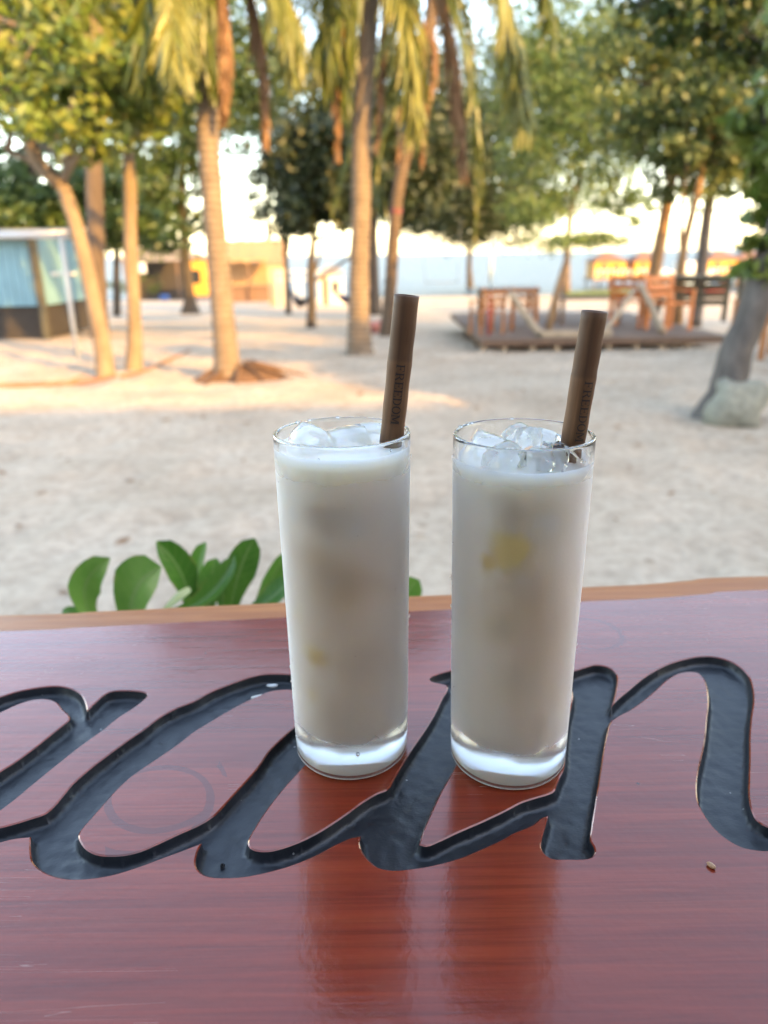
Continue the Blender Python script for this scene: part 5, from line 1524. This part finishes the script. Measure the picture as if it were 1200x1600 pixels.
    for dz in (0, -.35): part(MB().box(((x0 + x1) / 2, Y, zz + dz), (x1 - x0, .06, .07)), 'rail', B['white_paint'], t, False)
    for k in range(8): part(MB().box((x0 + (x1 - x0) * k / 7, Y, (zz + z) / 2), (.07, .07, zz - z + .1)), 'post', B['white_paint'], t, False)
    p = at(518, 462, 36); p[2] = float(terr(36))
    hut('white_kiosk', p, 1.15, 1.0, at(518, 425, 36)[2] - p[2], .3, B['white_paint'], B['grey_roof'], 'small white kiosk by the shore left of the tallest palm', over=.12)
    p = at(436, 462, 36); p[2] = float(terr(36))
    hut('storage_hut', p, .75, 1.2, at(436, 410, 36)[2] - p[2], .35, B['pale_wood'], B['thatch'], 'narrow tan hut at the right side of the thatched hut', over=.12, doors=False)
    # barrel, bushes
    g = gnd(258, 470)
    t = thing('blue_barrel', g, 'blue plastic barrel lying by the bushes on the left', 'barrel')
    pr = [(0, 0), (.17, 0), (.19, .05), (.20, .25), (.19, .28), (.20, .31), (.19, .5), (.16, .56), (0, .56)]
    b = MB().lathe(pr, 20)
    for q in b.v:
        q[:] = np.column_stack([q[:, 2] - .28, q[:, 1], q[:, 0] + .2]) + g
    part(b, 'drum', B['blue_paint'], t)
    part(MB().tube([g + [.285, 0, .28], g + [.31, 0, .28]], .035, 10), 'cap', B['white_paint'], t)
    for k, (px, py, rp, n, lab) in enumerate(((185, 472, 22, 420, 'low green bush behind the slim pale trunk'), (228, 470, 26, 520, 'rounded green bush left of the blue barrel'), (107, 500, 20, 300, 'small green bush beside the turquoise house'), (1165, 470, 26, 420, 'green bush behind the grey leaning tree'), (1090, 520, 0, 0, ''))):
        if not n: continue
        g = gnd(px, py); r = rp * g[1] / 1147
        t = thing('green_bush', g, lab, 'bush', 'green bushes on the beach')
        gg = np.random.default_rng(60 + k)
        C = crown_points([(g + [0, 0, r * .8], (r * 1.1, r, r * .8), n)], gg); C = C[C[:, 2] > g[2] + .02]
        v, f = leaf_quads(C, .16, gg); part(MB().add(v, f), 'foliage', B['leaf_mid'], t, False, 'stuff')
        b = MB()
        for q in range(6): b.tube(bez(g, g + [gg.uniform(-.3, .3) * r, gg.uniform(-.3, .3) * r, r * .5], g + [gg.uniform(-1, 1) * r * .8, gg.uniform(-1, 1) * r * .8, r * 1.2], n=5), np.linspace(.02, .006, 5), 5)
        part(b, 'stem', B['brown_bark'], t)
    # swing under the shore tree
    g = gnd(688, 460); Y = g[1] - .5
    t = thing('rope_swing', at(690, 442, Y), 'plank swing hanging on ropes by the shore', 'swing')
    part(MB().box(at(690, 441, Y), (at(717, 441, Y)[0] - at(664, 441, Y)[0], .28, .05)), 'seat', B['old_thatch'], t, False)
    part(MB().tube([at(665, 441, Y), at(657, 350, Y)], .02, 6), 'rope', B['rope'], t)
    part(MB().tube([at(715, 441, Y), at(720, 340, Y)], .02, 6), 'rope', B['rope'], t)
    # hammocks
    for (x0, y0, xm, ym, x1, y1, Yh, mat, lab) in ((452, 452, 466, 492, 486, 462, 18.0, 'navy_cloth', 'dark blue hammock slung between the two short dark trees'),
                                                  (522, 452, 540, 486, 580, 452, 20.5, 'purple_cloth', 'purple hammock slung behind the tallest palm')):
        P = bez(at(x0, y0, Yh), at(xm, ym + 12, Yh), at(x1, y1, Yh), n=14); b = MB(); k = 14
        t = np.linspace(0, 1, k); w = .10 + .30 * np.sin(np.pi * t)
        s = np.array([-1, -.5, 0, .5, 1])
        V = np.array([P[i] + np.outer(s * w[i], [0, 1, 0]) + np.outer(s * s * w[i] * .5, [0, 0, 1]) for i in range(k)]).reshape(-1, 3)
        b.add(V, [[i * 5 + j, i * 5 + j + 1, (i + 1) * 5 + j + 1, (i + 1) * 5 + j] for i in range(k - 1) for j in range(4)])
        tag(b.build('hammock', B[mat], None, True, tuple(P[7])), lab, 'hammock', 'hammocks between the trees')
    # stones and branches on the sand
    g = gnd(1155, 660); stone(g + [0, .05, .13], (.23, .16, .22), 'pale greenish stone leaning on the grey tree foot', B['rock_pale'], 4)
    g = gnd(572, 551); stone(g + [.03, -.05, .05], (.13, .09, .07), 'white stone lying at the tallest palm foot', B['rock_white'], 6)
    g = gnd(583, 520); stone(g + [0, 0, .12], (.22, .14, .13), 'pink cloth bundle on the sand between the two palms', B['pink_cloth'], 8, 'cloth_bundle')
    for k, (P, r, lab) in enumerate(((((190, 592), (230, 580), (268, 562), (298, 549)), .024, 'reddish fallen branch lying right of the slim pale trunk'),
                                     (((-20, 606), (60, 604), (130, 600), (178, 590)), .030, 'long fallen branch lying along the shade line at the left'))):
        Q = spline([gnd(*p) + [0, 0, r * .8] for p in P], 16)
        b = MB().tube(Q, np.linspace(r, r * .6, 16), 8, True, .2, k)
        b.tube([Q[8], Q[8] + [.12, .16, .05], Q[8] + [.2, .32, .02]], [r * .6, r * .4, r * .2], 6)
        tag(b.build('fallen_branch', B['log'], None, True, tuple(Q[0])), lab, 'branch', 'fallen branches on the sand')
    # leaf litter
    gg = np.random.default_rng(77); n = 420
    X = gg.uniform(-6, 7, n); Yv = 2.6 + 12 * gg.random(n) ** 1.4
    C = np.column_stack([X, Yv, terr(Yv) + .012])
    a = gg.uniform(0, 6.28, n); L = gg.uniform(.02, .055, n)[:, None]
    d = np.column_stack([np.cos(a), np.sin(a), gg.uniform(-.1, .25, n)]); w = np.column_stack([-np.sin(a), np.cos(a), gg.uniform(-.2, .2, n)])
    v = np.stack([C - d * L, C + w * L * .5, C + d * L, C - w * L * .5], 1).reshape(-1, 3)
    tag(MB().add(v, np.arange(4 * n).reshape(-1, 4)).build('leaf_litter', MATS['frond_dead'], None, False), 'dry brown leaves scattered on the sand', 'leaf litter', kind='stuff')
build_far()
